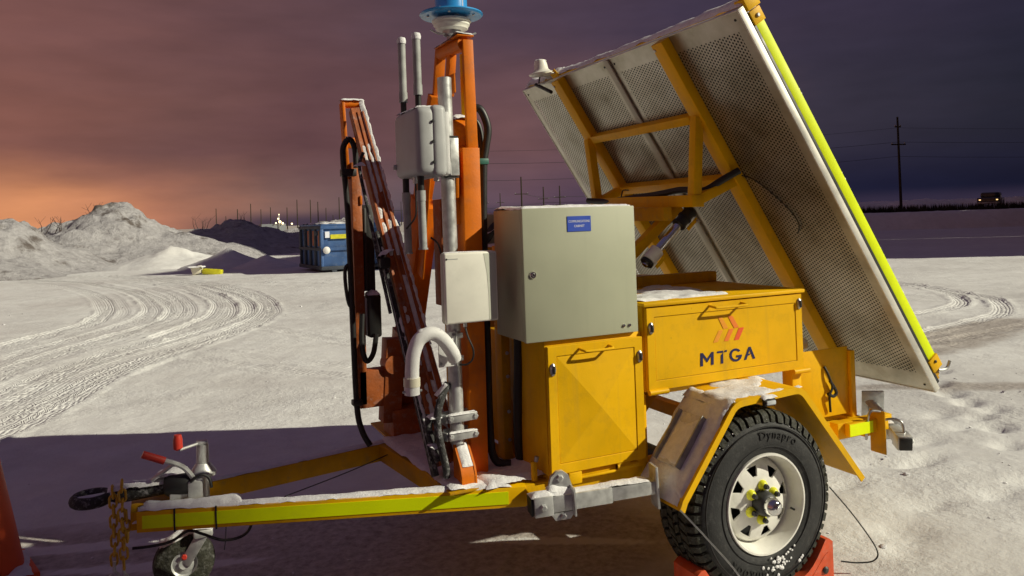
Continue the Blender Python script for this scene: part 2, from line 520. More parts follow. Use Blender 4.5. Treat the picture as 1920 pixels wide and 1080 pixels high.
def snow_patch(bm, o, u, v, th, seed=0, res=.012, rag=1.0, up=(0, 0, 1), cover=.0):
    """a settled layer of snow over the parallelogram o, o+u, o+u+v, o+v."""
    o, u, v, up = V(o), V(u), V(v), V(up).normalized()
    nu = max(4, min(90, int(u.length/res)))
    nv = max(4, min(60, int(v.length/res)))
    g = []
    live = set()
    sd_ = V((seed*7.31, seed*3.17, seed*1.7))
    for i in range(nu+1):
        row = []
        for j in range(nv+1):
            a, b = i/nu, j/nv
            p = o + u*a + v*b
            e = min(a*u.length, (1-a)*u.length, b*v.length, (1-b)*v.length)
            n1 = nz3(p+sd_, 8) * .6 + nz3(p+sd_, 24)*.32 + nz3(p+sd_, 70)*.10
            ee = (e + n1*th*rag*.8)/(th*.9)
            h = math.sqrt(max(0, min(1, ee)))
            hh = th*h*(.72 + .55*n1)
            if cover:
                k = nz3(p+sd_*2, 6)+.35*nz3(p+sd_, 22)
                hh *= max(0, min(1, (k+cover)*4))
            vv = bm.verts.new(p + up*(hh - .003))
            if hh > .0015: live.add(vv)
            row.append(vv)
        g.append(row)
    for i in range(nu):
        for j in range(nv):
            q = (g[i][j], g[i+1][j], g[i+1][j+1], g[i][j+1])
            if any(v_ in live for v_ in q): bm.faces.new(q)
    bmesh.ops.delete(bm, geom=[v_ for v_ in bm.verts if not v_.link_faces], context='VERTS')
def snow(parent, patches, name='snow_layer'):
    for k, p in enumerate(patches):
        kw = p[5] if len(p) > 5 else {}
        bm = bmesh.new()
        snow_patch(bm, *p[:4], seed=p[4] if len(p) > 4 else k+1, **kw)
        o = part(name, bm, 'snow', parent, smooth=180)
        if kw.get('cover'): o['kind'] = 'stuff'
def text_mesh(body, size, depth=.0, bold=0.0, spacing=1.0):
    cu = bpy.data.curves.new('t', 'FONT')
    cu.body = body
    cu.size = size
    cu.extrude = depth
    cu.offset = bold
    cu.space_character = spacing
    cu.align_x = 'CENTER'
    cu.align_y = 'CENTER'
    cu.resolution_u = 3
    ob = bpy.data.objects.new('t', cu)
    COL.objects.link(ob)
    bpy.context.view_layer.update()
    me = bpy.data.meshes.new_from_object(ob.evaluated_get(bpy.context.evaluated_depsgraph_get()))
    bm = bmesh.new()
    bm.from_mesh(me)
    bpy.data.objects.remove(ob)
    bpy.data.curves.remove(cu)
    bpy.data.meshes.remove(me)
    return bm
def text_part(name, body, size, o, u, v, m, parent, depth=.0006, bold=0.0, spacing=1.0, width=None):
    bm = text_mesh(body, size, depth, bold, spacing)
    if width:
        xs = [w.co.x for w in bm.verts]
        k = width/(max(xs)-min(xs))
        for w in bm.verts: w.co.x *= k
    u, v, o = V(u), V(v), V(o)
    n = u.cross(v)
    for w in bm.verts:
        w.co = o + u*w.co.x + v*w.co.y + n*w.co.z
    return part(name, bm, m, parent, smooth=0)
def copy_tree(o, parent=None):
    c = o.copy()
    COL.objects.link(c)
    c.parent = parent
    for ch in list(o.children):
        copy_tree(ch, c)
    return c

# ------------------------------------------------------------------ ground sheet
def vnoise(x, y, seed=0):
    xi = np.floor(x).astype(np.int64); yi = np.floor(y).astype(np.int64)
    fx = x-xi; fy = y-yi
    fx = fx*fx*(3-2*fx); fy = fy*fy*(3-2*fy)
    def h(a, b):
        n = (a*374761393 + b*668265263 + seed*1274126177) & 0x7fffffff
        n = (n ^ (n >> 13))*1274126177 & 0x7fffffff
        return ((n ^ (n >> 16)) & 0xffff)/65535.0
    return (h(xi, yi)*(1-fx)+h(xi+1, yi)*fx)*(1-fy)+(h(xi, yi+1)*(1-fx)+h(xi+1, yi+1)*fx)*fy - .5
def fbm(x, y, oc=4, seed=0):
    s = 0; a = 1
    for k in range(oc):
        s = s + a*vnoise(x*2**k, y*2**k, seed+k*11)
        a *= .5
    return s
def axis(segs):
    out = [segs[0][0]]
    for a, b, st in segs:
        n = max(1, int(round((b-a)/st)))
        out += list(a + (b-a)*(np.arange(n)+1)/n)
    return out
def geo(a, sgn, first, lim, k=1.35):
    out = []; st = first; x = a
    while abs(x) < lim:
        x += sgn*st; st *= k
        out.append(x)
    return out
gx = axis([(-9, -2.5, .10), (-2.5, 3.2, .045), (3.2, 14, .07), (14, 30, .35)])
gx = geo(-9, -1, .3, 1600)[::-1] + gx + geo(30, 1, .6, 1600)
gy = axis([(1.2, 2.5, .06), (2.5, 9, .035), (9, 16, .055), (16, 30, .10), (30, 44, .25)])
gy = geo(1.2, -1, .15, 900)[::-1] + gy + geo(44, 1, .6, 1600)
gx, gy = np.array(gx), np.array(gy)
GX, GY = np.meshgrid(gx, gy, indexing='ij')
H = .022*fbm(GX*.6, GY*.6, 4, 3) + .010*fbm(GX*3, GY*3, 3, 5)
fade = np.exp(-(np.maximum(0, np.hypot(GX, GY)-40)/40)**2)
H *= fade
H += .02*np.maximum(0, fbm(GX*1.3+5, GY*1.3, 3, 9))*((GX > 2.6) & (GY < 8))
def resample(pts, st):
    P_ = [(p.x, p.y) for p in smooth_path([(a, b, 0) for a, b in pts], 24)]
    P_ = np.array(P_)
    d = np.r_[0, np.cumsum(np.hypot(*np.diff(P_, axis=0).T))]
    s = np.arange(0, d[-1], st)
    return np.c_[np.interp(s, d, P_[:, 0]), np.interp(s, d, P_[:, 1])], s
DM = np.full(GX.shape, 9.0)      # distance to the nearest rut
SM = np.zeros(GX.shape)
AMP = np.zeros(GX.shape)
def rut(pts, amp=1.0, w=.34):
    P_, s = resample(pts, .03)
    for (px, py), sv in zip(P_, s):
        i0, i1 = np.searchsorted(gx, px-w), np.searchsorted(gx, px+w)
        j0, j1 = np.searchsorted(gy, py-w), np.searchsorted(gy, py+w)
        if i1 <= i0 or j1 <= j0: continue
        d = np.hypot(GX[i0:i1, j0:j1]-px, GY[i0:i1, j0:j1]-py)
        m_ = d < DM[i0:i1, j0:j1]
        DM[i0:i1, j0:j1][m_] = d[m_]
        SM[i0:i1, j0:j1][m_] = sv
        AMP[i0:i1, j0:j1][m_] = amp
outer = np.array([(-2.6, 5.4), (-1.13, 7.22), (-.40, 9.57), (.70, 11.42), (1.50, 12.75), (2.05, 14.45), (2.31, 17.18), (2.10, 19.8), (1.49, 23.5), (-.70, 29.5), (-6.4, 36)])
inner = np.array([(-3.6, 8.2), (-2.9, 10.4), (-2.2, 12.4), (-1.6, 13.8), (-1.15, 15.0), (-1.0, 16.2), (-1.05, 18.0), (-1.45, 21.4), (-2.2, 24.5), (-3.6, 28.5), (-7, 33)])
rs = random.Random(4)
for k in range(21):
    t_ = k/20 + rs.uniform(-.03, .03)
    a_ = rs.choice((.35, .5, .6, .9, 1.0)) if k not in (0, 20) else 1.0
    t1 = t_ + rs.gauss(0, .10)                      # tracks drift and cross one another
    n_ = len(inner)
    ks = np.linspace(0, 1, n_)[:, None]
    tt = t_*(1-ks) + min(1.05, max(-.1, t1))*ks
    w_ = inner*(1-tt) + outer*tt
    w_ = w_ + np.array([(rs.uniform(-.07, .07), rs.uniform(-.12, .12)) for _ in w_])
    rut([tuple(p) for p in w_], a_)
for pl, a_ in (([(-1.5, 29.6), (2.2, 24.6), (6.0, 19.7), (9, 17)], .8), ([(-1.3, 26.4), (2, 22), (5.1, 17.7), (8.2, 14.6)], .7), ([(-1.4, 27.8), (2.1, 23.2), (5.6, 18.6), (9, 15.6)], .7),
               ([(.38, 10.2), (.99, 9.03), (1.71, 7.96), (2.6, 7.0)], .4), ([(1.48, 12.6), (2.1, 10.6), (2.9, 9.2), (4, 8)], .4), ([(.55, 10.7), (1.2, 9.5), (1.95, 8.4), (2.9, 7.4)], .3),
               ([(8.0, 7.4), (9.07, 7.62), (9.81, 7.52), (10.97, 7.77), (11.94, 8.36), (12.8, 9.36), (13.1, 10.5), (12.6, 12)], .9),
               ([(6.4, 6.2), (7.53, 6.34), (9.96, 6.69), (11.06, 7.1), (12.28, 8.05), (12.8, 8.96), (13.6, 11)], .9),
               ([(6.0, 5.8), (8.0, 5.9), (10.0, 6.1), (12, 6.4), (14, 7)], .6), ([(7.5, 6.9), (9.5, 8.6), (12, 10.2), (16, 12)], .4)):
    rut(pl, a_)
RUT = np.exp(-(DM/.11)**6)
RIDGE = np.exp(-((DM-.145)/.026)**2)*(.3+.9*np.clip(.5+1.6*fbm(GX*1.4, GY*1.4, 3, 41), 0, 1))
lump = (np.sin(SM*2*math.pi/.16)*.5 + 1.6*fbm(GX*9, GY*9, 2, 17))
H += AMP*(-.015*RUT + .030*RIDGE*(1+1.4*fbm(GX*7, GY*7, 3, 23)) + .008*RUT*lump + .008*(DM < .3)*fbm(GX*12, GY*12, 2, 29))
# boot prints and crusty lumps at the near right
rp = random.Random(9)
for k in range(26):
    fx_ = 3.6 + rp.uniform(-.6, 1.2) + .03*k; fy_ = 2.3 + .085*k + rp.uniform(-.25, .25)
    e_ = np.exp(-(((GX-fx_)/.13)**2 + ((GY-fy_)/.065)**2))
    H -= .030*e_
for k in range(30):
    fx_ = 5.2 + .10*k + rp.uniform(-.12, .12) + (.12 if k % 2 else -.12); fy_ = 3.3 + .13*k + (.1 if k % 2 else -.1)
    H -= .035*np.exp(-(((GX-fx_)/.12)**2 + ((GY-fy_)/.075)**2)**2)
    H += .010*np.exp(-(((GX-fx_+.15)/.06)**2 + ((GY-fy_)/.1)**2))
# packed snow under the nose wheel
H += .10*np.exp(-(((GX-.085)/.22)**2 + ((GY-3.45)/.2)**2)**2)
H[(np.hypot(GX-2.234, GY-2.57) < .22)] = 0
# darker ground: dirty ice under scraped snow, a right-hand band, painted far shade
def blob(cx, cy, rx, ry, ang=0, p=2):
    c_, s_ = math.cos(ang), math.sin(ang)
    X_ = (GX-cx)*c_ + (GY-cy)*s_; Y_ = -(GX-cx)*s_ + (GY-cy)*c_
    return np.exp(-((X_/rx)**2 + (Y_/ry)**2)**(p/2))
D = np.zeros(GX.shape)
D = np.maximum(D, 1.0*blob(1.1, 3.5, 1.5, .95, -.2, 5))
D = np.maximum(D, .75*blob(-.4, 4.2, 1.4, .8, -.3, 4))
D = np.maximum(D, .85*blob(8.6, 6.05, 2.2, .55, .25, 5))
D = np.maximum(D, .75*blob(6.1, 4.45, 1.5, .18, -.55, 4))  # narrow darker band across the near right
D = np.maximum(D, .5*blob(10.6, 6.2, 1.6, .3, .1, 4))
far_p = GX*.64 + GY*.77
D = np.maximum(D, .95*np.clip((far_p-50)/10, 0, 1)*(np.hypot(GX, GY) > 55))  # far snow darkened in colour, standing in for shade
streak = np.zeros(GX.shape)
for cx, cy, rx, ry, an in ((-.55, 4.9, .6, .05, -.25), (-.75, 5.3, .7, .06, -.2), (-.5, 4.45, .5, .05, -.3), (-.05, 4.0, .55, .035, -.35), (.55, 3.35, .6, .03, -.3),
                           (.2, 4.55, .25, .03, -.3), (-.9, 5.9, .6, .08, -.25), (1.15, 3.0, .28, .08, -.2), (1.55, 2.75, .5, .05, -.3), (.85, 3.15, .2, .04, -.4), (1.75, 3.3, .4, .04, -.5)):
    streak = np.maximum(streak, blob(cx, cy, rx, ry, an, 3))
D = D - 1.1*streak
D = D + .25*fbm(GX*1.1, GY*2.2, 3, 31)*(D > .05)
nxv, nyv = GX.shape
co = np.stack([GX, GY, H], -1).reshape(-1, 3).astype(np.float32)
idx = np.arange(nxv*nyv).reshape(nxv, nyv)
quad = np.stack([idx[:-1, :-1], idx[1:, :-1], idx[1:, 1:], idx[:-1, 1:]], -1).reshape(-1, 4).astype(np.int32)
me = bpy.data.meshes.new('snow_ground')
me.vertices.add(len(co)); me.vertices.foreach_set('co', co.ravel())
me.loops.add(quad.size); me.loops.foreach_set('vertex_index', quad.ravel())
me.polygons.add(len(quad)); me.polygons.foreach_set('loop_start', np.arange(0, quad.size, 4, dtype=np.int32))
me.update(calc_edges=True)
at_ = me.attributes.new('dirt', 'FLOAT', 'POINT')  # grit mask; also carries the painted far darkening
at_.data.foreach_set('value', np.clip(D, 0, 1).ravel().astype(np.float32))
for nm_, ar_ in (('rut_d', np.minimum(DM, .4)), ('rut_s', SM), ('rut_a', AMP*np.exp(-(DM/.13)**6))):
    at_ = me.attributes.new(nm_, 'FLOAT', 'POINT')
    at_.data.foreach_set('value', ar_.ravel().astype(np.float32))
me.shade_smooth()
me.materials.append(MATS['snow_ground'])
g_o = bpy.data.objects.new('snow_ground', me)
COL.objects.link(g_o)
tag(g_o, kind='structure')

# snow mounds and banks
def mound(name, cx, cy, rx, ry, h, seed, ang=0.0, n=120, rough=.35, p=1.6, flat=0.0):
    bm = bmesh.new()
    g = []
    c_, s_ = math.cos(ang), math.sin(ang)
    for i in range(n+1):
        row = []
        for j in range(n+1):
            a = (i/n*2-1)*1.25; b = (j/n*2-1)*1.25
            d = math.hypot(a, b)
            px, py = a*rx, b*ry
            wx, wy = cx + px*c_ - py*s_, cy + px*s_ + py*c_
            q = V((wx, wy, seed*5.0))
            rg = 1-abs(nz3(q, .45))*1.6
            nn = nz3(q, .22)*.6 + rg*.35 + nz3(q, 1.1)*.30 + (1-abs(nz3(q, 1.6))*2)*.16 + nz3(q, 3.2)*.14 + nz3(q, 7)*.06
            dd = max(0, 1-d + nz3(q, .3)*.18)
            f = min(1, dd/(1-flat))**p if flat else dd**(p*.75)
            row.append(bm.verts.new((wx, wy, h*f*(1-rough*.5+rough*nn) - .12*(1-min(1, dd*5)))))
        g.append(row)
    for i in range(n):
        for j in range(n):
            bm.faces.new((g[i][j], g[i+1][j], g[i+1][j+1], g[i][j+1]))
    o = part(name, bm, 'snow_dim_dirty' if name == 'snow_mound' else 'snow_ground', None, smooth=180)
    return tag(o, kind='structure')
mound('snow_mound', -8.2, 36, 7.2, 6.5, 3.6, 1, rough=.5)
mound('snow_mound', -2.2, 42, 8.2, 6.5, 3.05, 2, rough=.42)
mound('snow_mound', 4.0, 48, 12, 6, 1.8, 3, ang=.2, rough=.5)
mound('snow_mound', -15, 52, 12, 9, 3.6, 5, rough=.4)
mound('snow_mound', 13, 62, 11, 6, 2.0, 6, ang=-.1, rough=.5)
mound('snow_drift', 2.6, 32, 1.9, 1.6, .75, 7, rough=.3, n=50)
mound('snow_drift', 3.9, 31, 1.5, 2.2, .5, 8, rough=.3, n=40)
mound('snow_drift', .6, 35, 3.2, 2.4, .9, 12, rough=.5, n=60)
mound('snow_bank', 47, 36, 26, 5.5, 1.05, 9, ang=-.43, rough=.12, flat=.75, p=.8)
mound('snow_bank', 84, 62, 44, 7, 2.0, 10, ang=-.46, rough=.25, flat=.5, p=.8)

# ------------------------------------------------------------------ added blocks out of view that shade the far ground and hitch
def blocker(name, label, K, along, t0, t1, h):
    """added off-frame shade caster, shaped as a metal shed; K its corner, p away from the yard, q towards the flood light."""
    p = V((.578, .816, 0)); q = V((.816, -.578, 0))
    o = V((K[0], K[1], 0))
    base = o + p*((t0+t1)/2) + q*(along/2)
    t = thing(name, label, 'building', base)
    c = [o+p*t0, o+p*t1, o+p*t1+q*along, o+p*t0+q*along]
    bm = bmesh.new()
    vs = [bm.verts.new(x) for x in c] + [bm.verts.new(x+V((0, 0, h))) for x in c]
    for i in range(4):
        bm.faces.new((vs[i], vs[(i+1) % 4], vs[4+(i+1) % 4], vs[4+i]))
    part('wall', bm, 'wall_metal', t, smooth=0)
    bm = bmesh.new()
    beam(bm, (c[0]+c[1])/2 - p*((t1-t0)/2+.3) + q*along/2 + V((0, 0, h+.2)), (c[0]+c[1])/2 + p*((t1-t0)/2+.3) + q*along/2 + V((0, 0, h+.2)), along+.6, .4, bev=0)
    part('roof', bm, 'wall_metal', t, smooth=0)
    for k in (.25, .7):
        bm = bmesh.new()
        a = o + p*(t0+(t1-t0)*k) - q*.04
        beam(bm, a, a + p*min(5, (t1-t0)*.3), .06, 9, bev=0)
        part('door', bm, 'galv_dark', t, smooth=0)
    return t
blocker('shade_block_hitch', 'added unseen metal block behind the camera that shades the hitch', (.816*10 + .578*(2.40-30), -.578*10 + .816*(2.40-30)), 12, 0, 30, 13)  # added to shade the hitch and cut light bounced off the ground
blocker('shade_block_yard', 'added unseen metal hall beside the yard', (28.2, 9.6), 14, 0, 13.5, 20)  # added, like the next two, to keep sun off the distance
blocker('shade_block_mound', 'taller added unseen metal hall at the far end of the yard', (28.2+.816*8, 9.6-.578*8), 14, 13.6, 30, 31)
blocker('shade_block_bank', 'long added unseen metal hall across the road', (28.2+.816*30, 9.6-.578*30), 20, 30.2, 78, 30)

# ------------------------------------------------------------------ background things
# bare shrubs on the mounds
def shrub(name, label, loc, h, n, seed):
    rr = random.Random(seed)
    t = thing(name, label, 'shrub', loc, 'bare shrubs on the snow mounds')
    bm = bmesh.new()
    for k in range(n):
        a = V(loc) + V((rr.uniform(-.5, .5), rr.uniform(-.2, .2), -.15))
        d = V((rr.uniform(-.5, .5), rr.uniform(-.3, .3), 1)).normalized()*h*rr.uniform(.5, 1)
        e = a+d
        tube(bm, [a, a+d*.5+V((rr.uniform(-.06, .06), 0, 0)), e], .012, n=4, sm=2, rad=lambda q: .018*(1-q)+.004)
        for _ in range(2):
            m_ = a + d*rr.uniform(.4, .8)
            tube(bm, [m_, m_ + V((rr.uniform(-.3, .3), rr.uniform(-.1, .1), rr.uniform(.15, .35)))], .006, n=3, sm=0)
    part('twigs', bm, 'twig', t, smooth=0)
    return t
shrub('bare_shrub', 'bare twiggy shrub on the crest of the left snow mound', (-2.2, 42, 2.15), 1.0, 12, 1)
shrub('bare_shrub', 'small bare shrub on the near slope of the left mound', (-4.3, 40.3, 1.7), .9, 6, 2)
shrub('bare_shrub', 'thin bare shrub on the low mound right of the crest', (2.4, 48, 1.6), .9, 6, 3)
shrub('bare_shrub', 'sparse bare shrub farthest right on the snow mounds', (4.9, 49, 1.6), 1.1, 5, 4)
# brush strip along the far bank
bm = bmesh.new()
rr = random.Random(5)
for k in range(16000):
    u_ = rr.uniform(-26, 30); w_ = rr.uniform(-1.4, 1.4)
    x = 62 + u_*.905 + w_*.42; y = 46 - u_*.425 + w_*.905
    h_ = rr.uniform(.7, 1.5)
    a = rr.uniform(0, 3.14)
    dx, dy = .09*math.cos(a), .09*math.sin(a)
    lx, ly = rr.uniform(-.15, .15), rr.uniform(-.15, .15)
    bm.faces.new([bm.verts.new((x-dx, y-dy, .05)), bm.verts.new((x+dx, y+dy, .05)), bm.verts.new((x+lx, y+ly, .15+h_))])
o = part('brush_strip', bm, 'brush', None, smooth=0)
tag(o, 'dark strip of dry brush along the foot of the far bank', 'brush', kind='stuff')

def utility_pole(label, loc, h, rpole=.13, arms=((.82, 1.6),), group=None, lean=0.0, ang=.2):
    t = thing('utility_pole', label, 'pole', loc, group)
    b = V(loc)
    tp = b + V((lean, 0, h))
    bm = bmesh.new()
    tube(bm, [b - V((0, 0, .3)), tp], rpole, n=8, sm=0, rad=lambda q: rpole*(1-.35*q))
    part('pole', bm, 'wood_pole', t)
    for f, L in arms:
        bm = bmesh.new()
        c = b.lerp(tp, f)
        d = V((math.cos(ang), -math.sin(ang), 0))*L/2
        beam(bm, c-d, c+d, .1, .12, bev=0)
        part('crossarm', bm, 'wood_pole', t)
        for s in (-1, 1):
            bm = bmesh.new()
            lathe(bm, [(0, 0), (.05, 0), (.06, .06), (.04, .12), (0, .14)], c + d*s*.9 + V((0, 0, .06)), n=6)
            part('insulator', bm, 'galv_dark', t)
    return t
gp = 'utility poles along the horizon'
utility_pole('tall lone utility pole on the far bank right of the solar panel', (61.7, 48.5, .6), 9.0, .13, ((.72, 1.5), (.9, .6)))
utility_pole('tallest distant utility pole just above the grey cabinet', (52.1, 108.1, 0), 7.9, .16, ((.66, 2.2),), gp)
utility_pole('distant utility pole right of the tallest one above the cabinet', (69.0, 133.3, 0), 7.4, .17, ((.68, 2.2), (.5, 1.6)), gp)
utility_pole('distant utility pole with two crossarms nearest the panel edge', (71.9, 132, 0), 7.5, .17, ((.7, 2.4), (.5, 2.4)), gp)
utility_pole('small distant pole left of the grey cabinet top', (70.4, 165.7, 0), 7.4, .15, ((.7, 1.6),), gp)
utility_pole('small distant pole over the left corner of the grey cabinet', (73.6, 164.3, 0), 7.4, .15, ((.7, 2.0),), gp)
# thin far-off poles on the left horizon
fr_ = random.Random(12)
ORD = ('first', 'second', 'third', 'fourth', 'fifth', 'sixth', 'seventh', 'eighth', 'ninth', 'tenth', 'eleventh', 'twelfth', 'thirteenth')
POLE_L = ['%s thin pole from the left on the far left horizon' % w for w in ORD] + ['thin far pole just right of the snowy boom', 'thin far pole nearest the stick antennas']
proto = None
for k, px in enumerate((405, 423, 445, 470, 489, 507, 538, 557, 582, 596, 611, 624, 636, 738, 752)):
    D_ = fr_.uniform(215, 300)
    l_ = (px-960)/1441*D_
    loc = (fwd.x*D_ + r0.x*l_, fwd.y*D_ + r0.y*l_, 0)
    if proto is None:
        proto = utility_pole('thin dark pole on the far left horizon', loc, 7.6, .17, (), 'thin poles on the far horizon')
        q_ = proto
    else:
        q_ = copy_tree(proto)
        q_.location = loc
    q_.scale = (1, 1, fr_.uniform(.62, 1.25))
    q_['label'] = POLE_L[k]
# wires
def wire(label, pts, r_):
    bm = bmesh.new()
    for a, b in zip(pts[:-1], pts[1:]):
        a, b = V(a), V(b)
        P_ = [a.lerp(b, k/10) - V((0, 0, 4*(b-a).length*.012*(k/10)*(1-k/10))) for k in range(11)]
        tube(bm, P_, r_, n=4, sm=0)
    o = part('overhead_wire', bm, 'black', None)
    return tag(o, label, 'wire', 'overhead wires')
wire('upper overhead wire running from the lone pole', [(20, 60, 6.2), (61.7, 48.5, 7.3), (120, 32, 8.4)], .013)
wire('lower overhead wire running from the lone pole', [(20, 60.6, 4.8), (61.7, 48.7, 6.0), (120, 32.4, 6.8)], .013)
wire('topmost faint overhead wire from the lone pole', [(20, 60, 7.2), (61.7, 48.5, 8.6), (120, 32, 9.6)], .009)
wire('distant overhead wire above the grey cabinet', [(52.1, 108.1, 5.3), (71.9, 132, 5.4), (140, 150, 8)], .03)
wire('distant lower overhead wire above the grey cabinet', [(30, 106, 3.2), (69, 133.3, 4.3), (110, 120, 5.4)], .03)
# far plant with lights
t = thing('lit_plant', 'distant industrial plant with bright lamps on the left horizon', 'building', (29.3, 207, 0))
bm = bmesh.new(); boxmm(bm, (25, 206, 0), (31, 212, 2.0)); part('shed', bm, 'wall_metal', t)
bm = bmesh.new(); beam(bm, (29.3, 206, 0), (29.3, 206, 4.4), .35, .35); part('lamp_mast', bm, 'galv_dark', t)
for x, zz_, s_ in ((29.3, 4.4, .14), (29.1, 3.3, .22), (29.5, 2.5, .34), (30.2, 2.1, .26), (28.5, 2.2, .2), (32.5, 1.9, .22)):
    bm = bmesh.new(); bmesh.ops.create_uvsphere(bm, u_segments=8, v_segments=6, radius=s_, matrix=Matrix.Translation((x, 205.6, zz_))); part('lamp', bm, 'lamp_glow', t)
t = thing('yard_lamp', 'bright far lamp seen right of the snowy boom', 'lamp', (44.9, 155.6, 0))
bm = bmesh.new(); tube(bm, [(44.9, 155.6, 0), (44.9, 155.6, 1.4)], .08, n=6, sm=0); part('post', bm, 'galv_dark', t)
bm = bmesh.new(); bmesh.ops.create_uvsphere(bm, u_segments=8, v_segments=6, radius=.36, matrix=Matrix.Translation((44.9, 155.6, 1.7)) @ Matrix.Diagonal((1.5, 1, .6, 1))); part('lamp', bm, 'lamp_glow', t)

# dark truck with its lights on, on the far bank
def far_truck():
    b = V((74.0, 48.2, 1.05))
    t = thing('parked_pickup', 'dark pickup with amber lights on the far snow bank', 'pickup', b)
    F = Matrix.Rotation(R(-62), 3, 'Z')
    def bx(name, c, s, m, par=t, bev=.08):
        bm = bmesh.new(); box(bm, b + F @ V(c), s, F, bev); return part(name, bm, m, par)
    body = bx('body', (0, 0, .62), (1.9, 4.6, .6), 'car_dark')
    bx('cabin', (0, .3, 1.15), (1.65, 1.9, .62), 'car_dark', bev=.2)
    bx('windscreen', (0, -.68, 1.17), (1.4, .06, .4), 'glass_cells', bev=.01)
    for sx in (-1, 1):
        bx('headlight', (.7*sx, -2.31, .72), (.16, .06, .10), 'head_lamp', bev=.02)
        for sy in (-1.45, 1.4):
            bm = bmesh.new(); lathe(bm, [(.0, -.12), (.28, -.12), (.36, -.08), (.36, .08), (.28, .12), (0, .12)], b + F @ V((.85*sx, sy, .36)), F @ V((1, 0, 0)), 18); part('wheel', bm, 'rubber', t)
    bx('marker_lamp', (-.95, -1.6, .8), (.05, .1, .08), 'head_lamp', bev=.0)
    bx('bumper', (0, -2.34, .42), (1.8, .1, .2), 'galv_dark', bev=.03)
far_truck()

# blue roll-off bin
def dumpster():
    a = V((4.85, 24.95, 0)); ex = V((1, .07, 0)).normalized(); ey = V((-.07, 1, 0)).normalized(); ez = V((0, 0, 1))
    t = thing('waste_bin', 'blue steel roll-off waste bin standing on the snow', 'waste bin', a)
    F = Matrix((ex, ey, ez)).transposed()
    W, L, Hh = 2.65, 2.9, 1.58
    def bx(name, c0, c1, m, par=t, bev=.01):
        bm = bmesh.new(); c0, c1 = V(c0), V(c1)
        box(bm, a + F @ ((c0+c1)/2), [abs(c1[i]-c0[i]) for i in range(3)], F, bev); return part(name, bm, m, par)
    bx('body', (0.04, .05, .12), (W, L, 1.42), 'dump_blue')
    for z0, z1 in ((.08, .2), (.70, .80), (1.40, 1.50)):
        bx('rail', (-.02, -.02, z0), (W+.05, .06, z1), 'dump_blue' if z0 > .1 else 'dump_dark')
        bx('side_rail', (-.03, .07, z0), (.05, L+.02, z1), 'dump_dark')
    for x in (0.02, .98, 1.05, 1.72, W-.06):
        bx('rib', (x-.04, -.01, .2), (x+.04, .05, .7), 'dump_dark' if .5 < x < 1.0 else 'dump_blue')
    for x in (0.02, 1.32, W-.06):
        bx('upright', (x-.05, -.012, .8), (x+.05, .05, 1.4), 'dump_blue')
    for y in (.1, .75, 1.4, 2.05, 2.7):
        bx('side_rib', (-.035, y-.06, .2), (.04, y+.06, 1.4), 'dump_dark')
    for y in (.42, 1.1, 1.75):
        bx('rust_panel', (.018, y-.12, .85), (.042, y+.12, 1.35), 'rust_orange')
    lid = bx('lid', (.0, 0.0, 1.5), (W+.03, L, 1.56), 'dump_blue')
    bm = bmesh.new(); snow_patch(bm, a + F @ V((.05, .05, 1.565)), ex*(W-.1), ey*(L-.1), .07, res=.08); part('snow_layer', bm, 'snow', lid, smooth=180)
    bx('yellow_sticker', (.30, -.024, 1.08), (.86, .046, 1.22), 'mustard', bev=0)
    bx('white_sticker', (.12, -.026, 1.12), (.26, .048, 1.32), 'print_white', bev=0)
    bx('white_sticker', (1.15, -.026, .9), (1.4, .048, 1.3), 'print_white', bev=0)
    bm = bmesh.new(); lathe(bm, [(0, 0), (.11, 0), (.12, .05), (.05, .1), (0, .1)], a + F @ V((.14, -.03, .72)), F @ V((0, -1, 0)), 14); part('latch_wheel', bm, 'frost_white', t)
    for x in (.4, W-.4):
        bx('skid', (x-.08, .0, 0), (x+.08, L, .12), 'dump_dark')
    for y in (.3, 2.4):
        bx('hinge', (-.12, y-.05, 1.2), (-.03, y+.05, 1.34), 'dump_dark')
dumpster()

# small yellow marker lying in the snow
t = thing('snow_marker', 'small yellow and white marker box half buried in snow', 'marker', (1.5, 27.8, 0))
bm = bmesh.new(); box(bm, (1.75, 27.7, .09), (.62, .3, .18), Matrix.Rotation(-.35, 3, 'Z') @ Matrix.Rotation(.1, 3, 'Y'), .03); part('body', bm, 'mustard', t)
bm = bmesh.new(); box(bm, (1.28, 27.9, .16), (.3, .34, .26), Matrix.Rotation(-.35, 3, 'Z') @ Matrix.Rotation(-.3, 3, 'Y'), .03); part('end_block', bm, 'cream', t)
snow(t, [((.95, 27.7, .26), (.5, -.15, 0), (.1, .3, 0), .06, 3, dict(res=.03))])

# traffic cone
cb = V((-.728, 4.245, 0))
t = thing('traffic_cone', 'orange traffic cone cut by the left edge, in the shade', 'traffic cone', cb)
bm = bmesh.new(); lathe(bm, [(.142, .03), (.146, .045), (.03, .70), (.026, .71), (.0, .71)], cb, n=40); part('cone_body', bm, 'cone_orange', t)
bm = bmesh.new(); box(bm, cb+V((0, 0, .018)), (.36, .36, .034), Matrix.Rotation(.3, 3, 'Z'), .012); base = part('base', bm, 'cone_orange', t)
snow(t, [(cb+V((.11, -.17, .034)), (.09, .03, 0), (-.06, .3, 0), .03, 5), (cb+V((-.19, -.19, .034)), (.36, 0, 0), (0, .07, 0), .03, 6)])

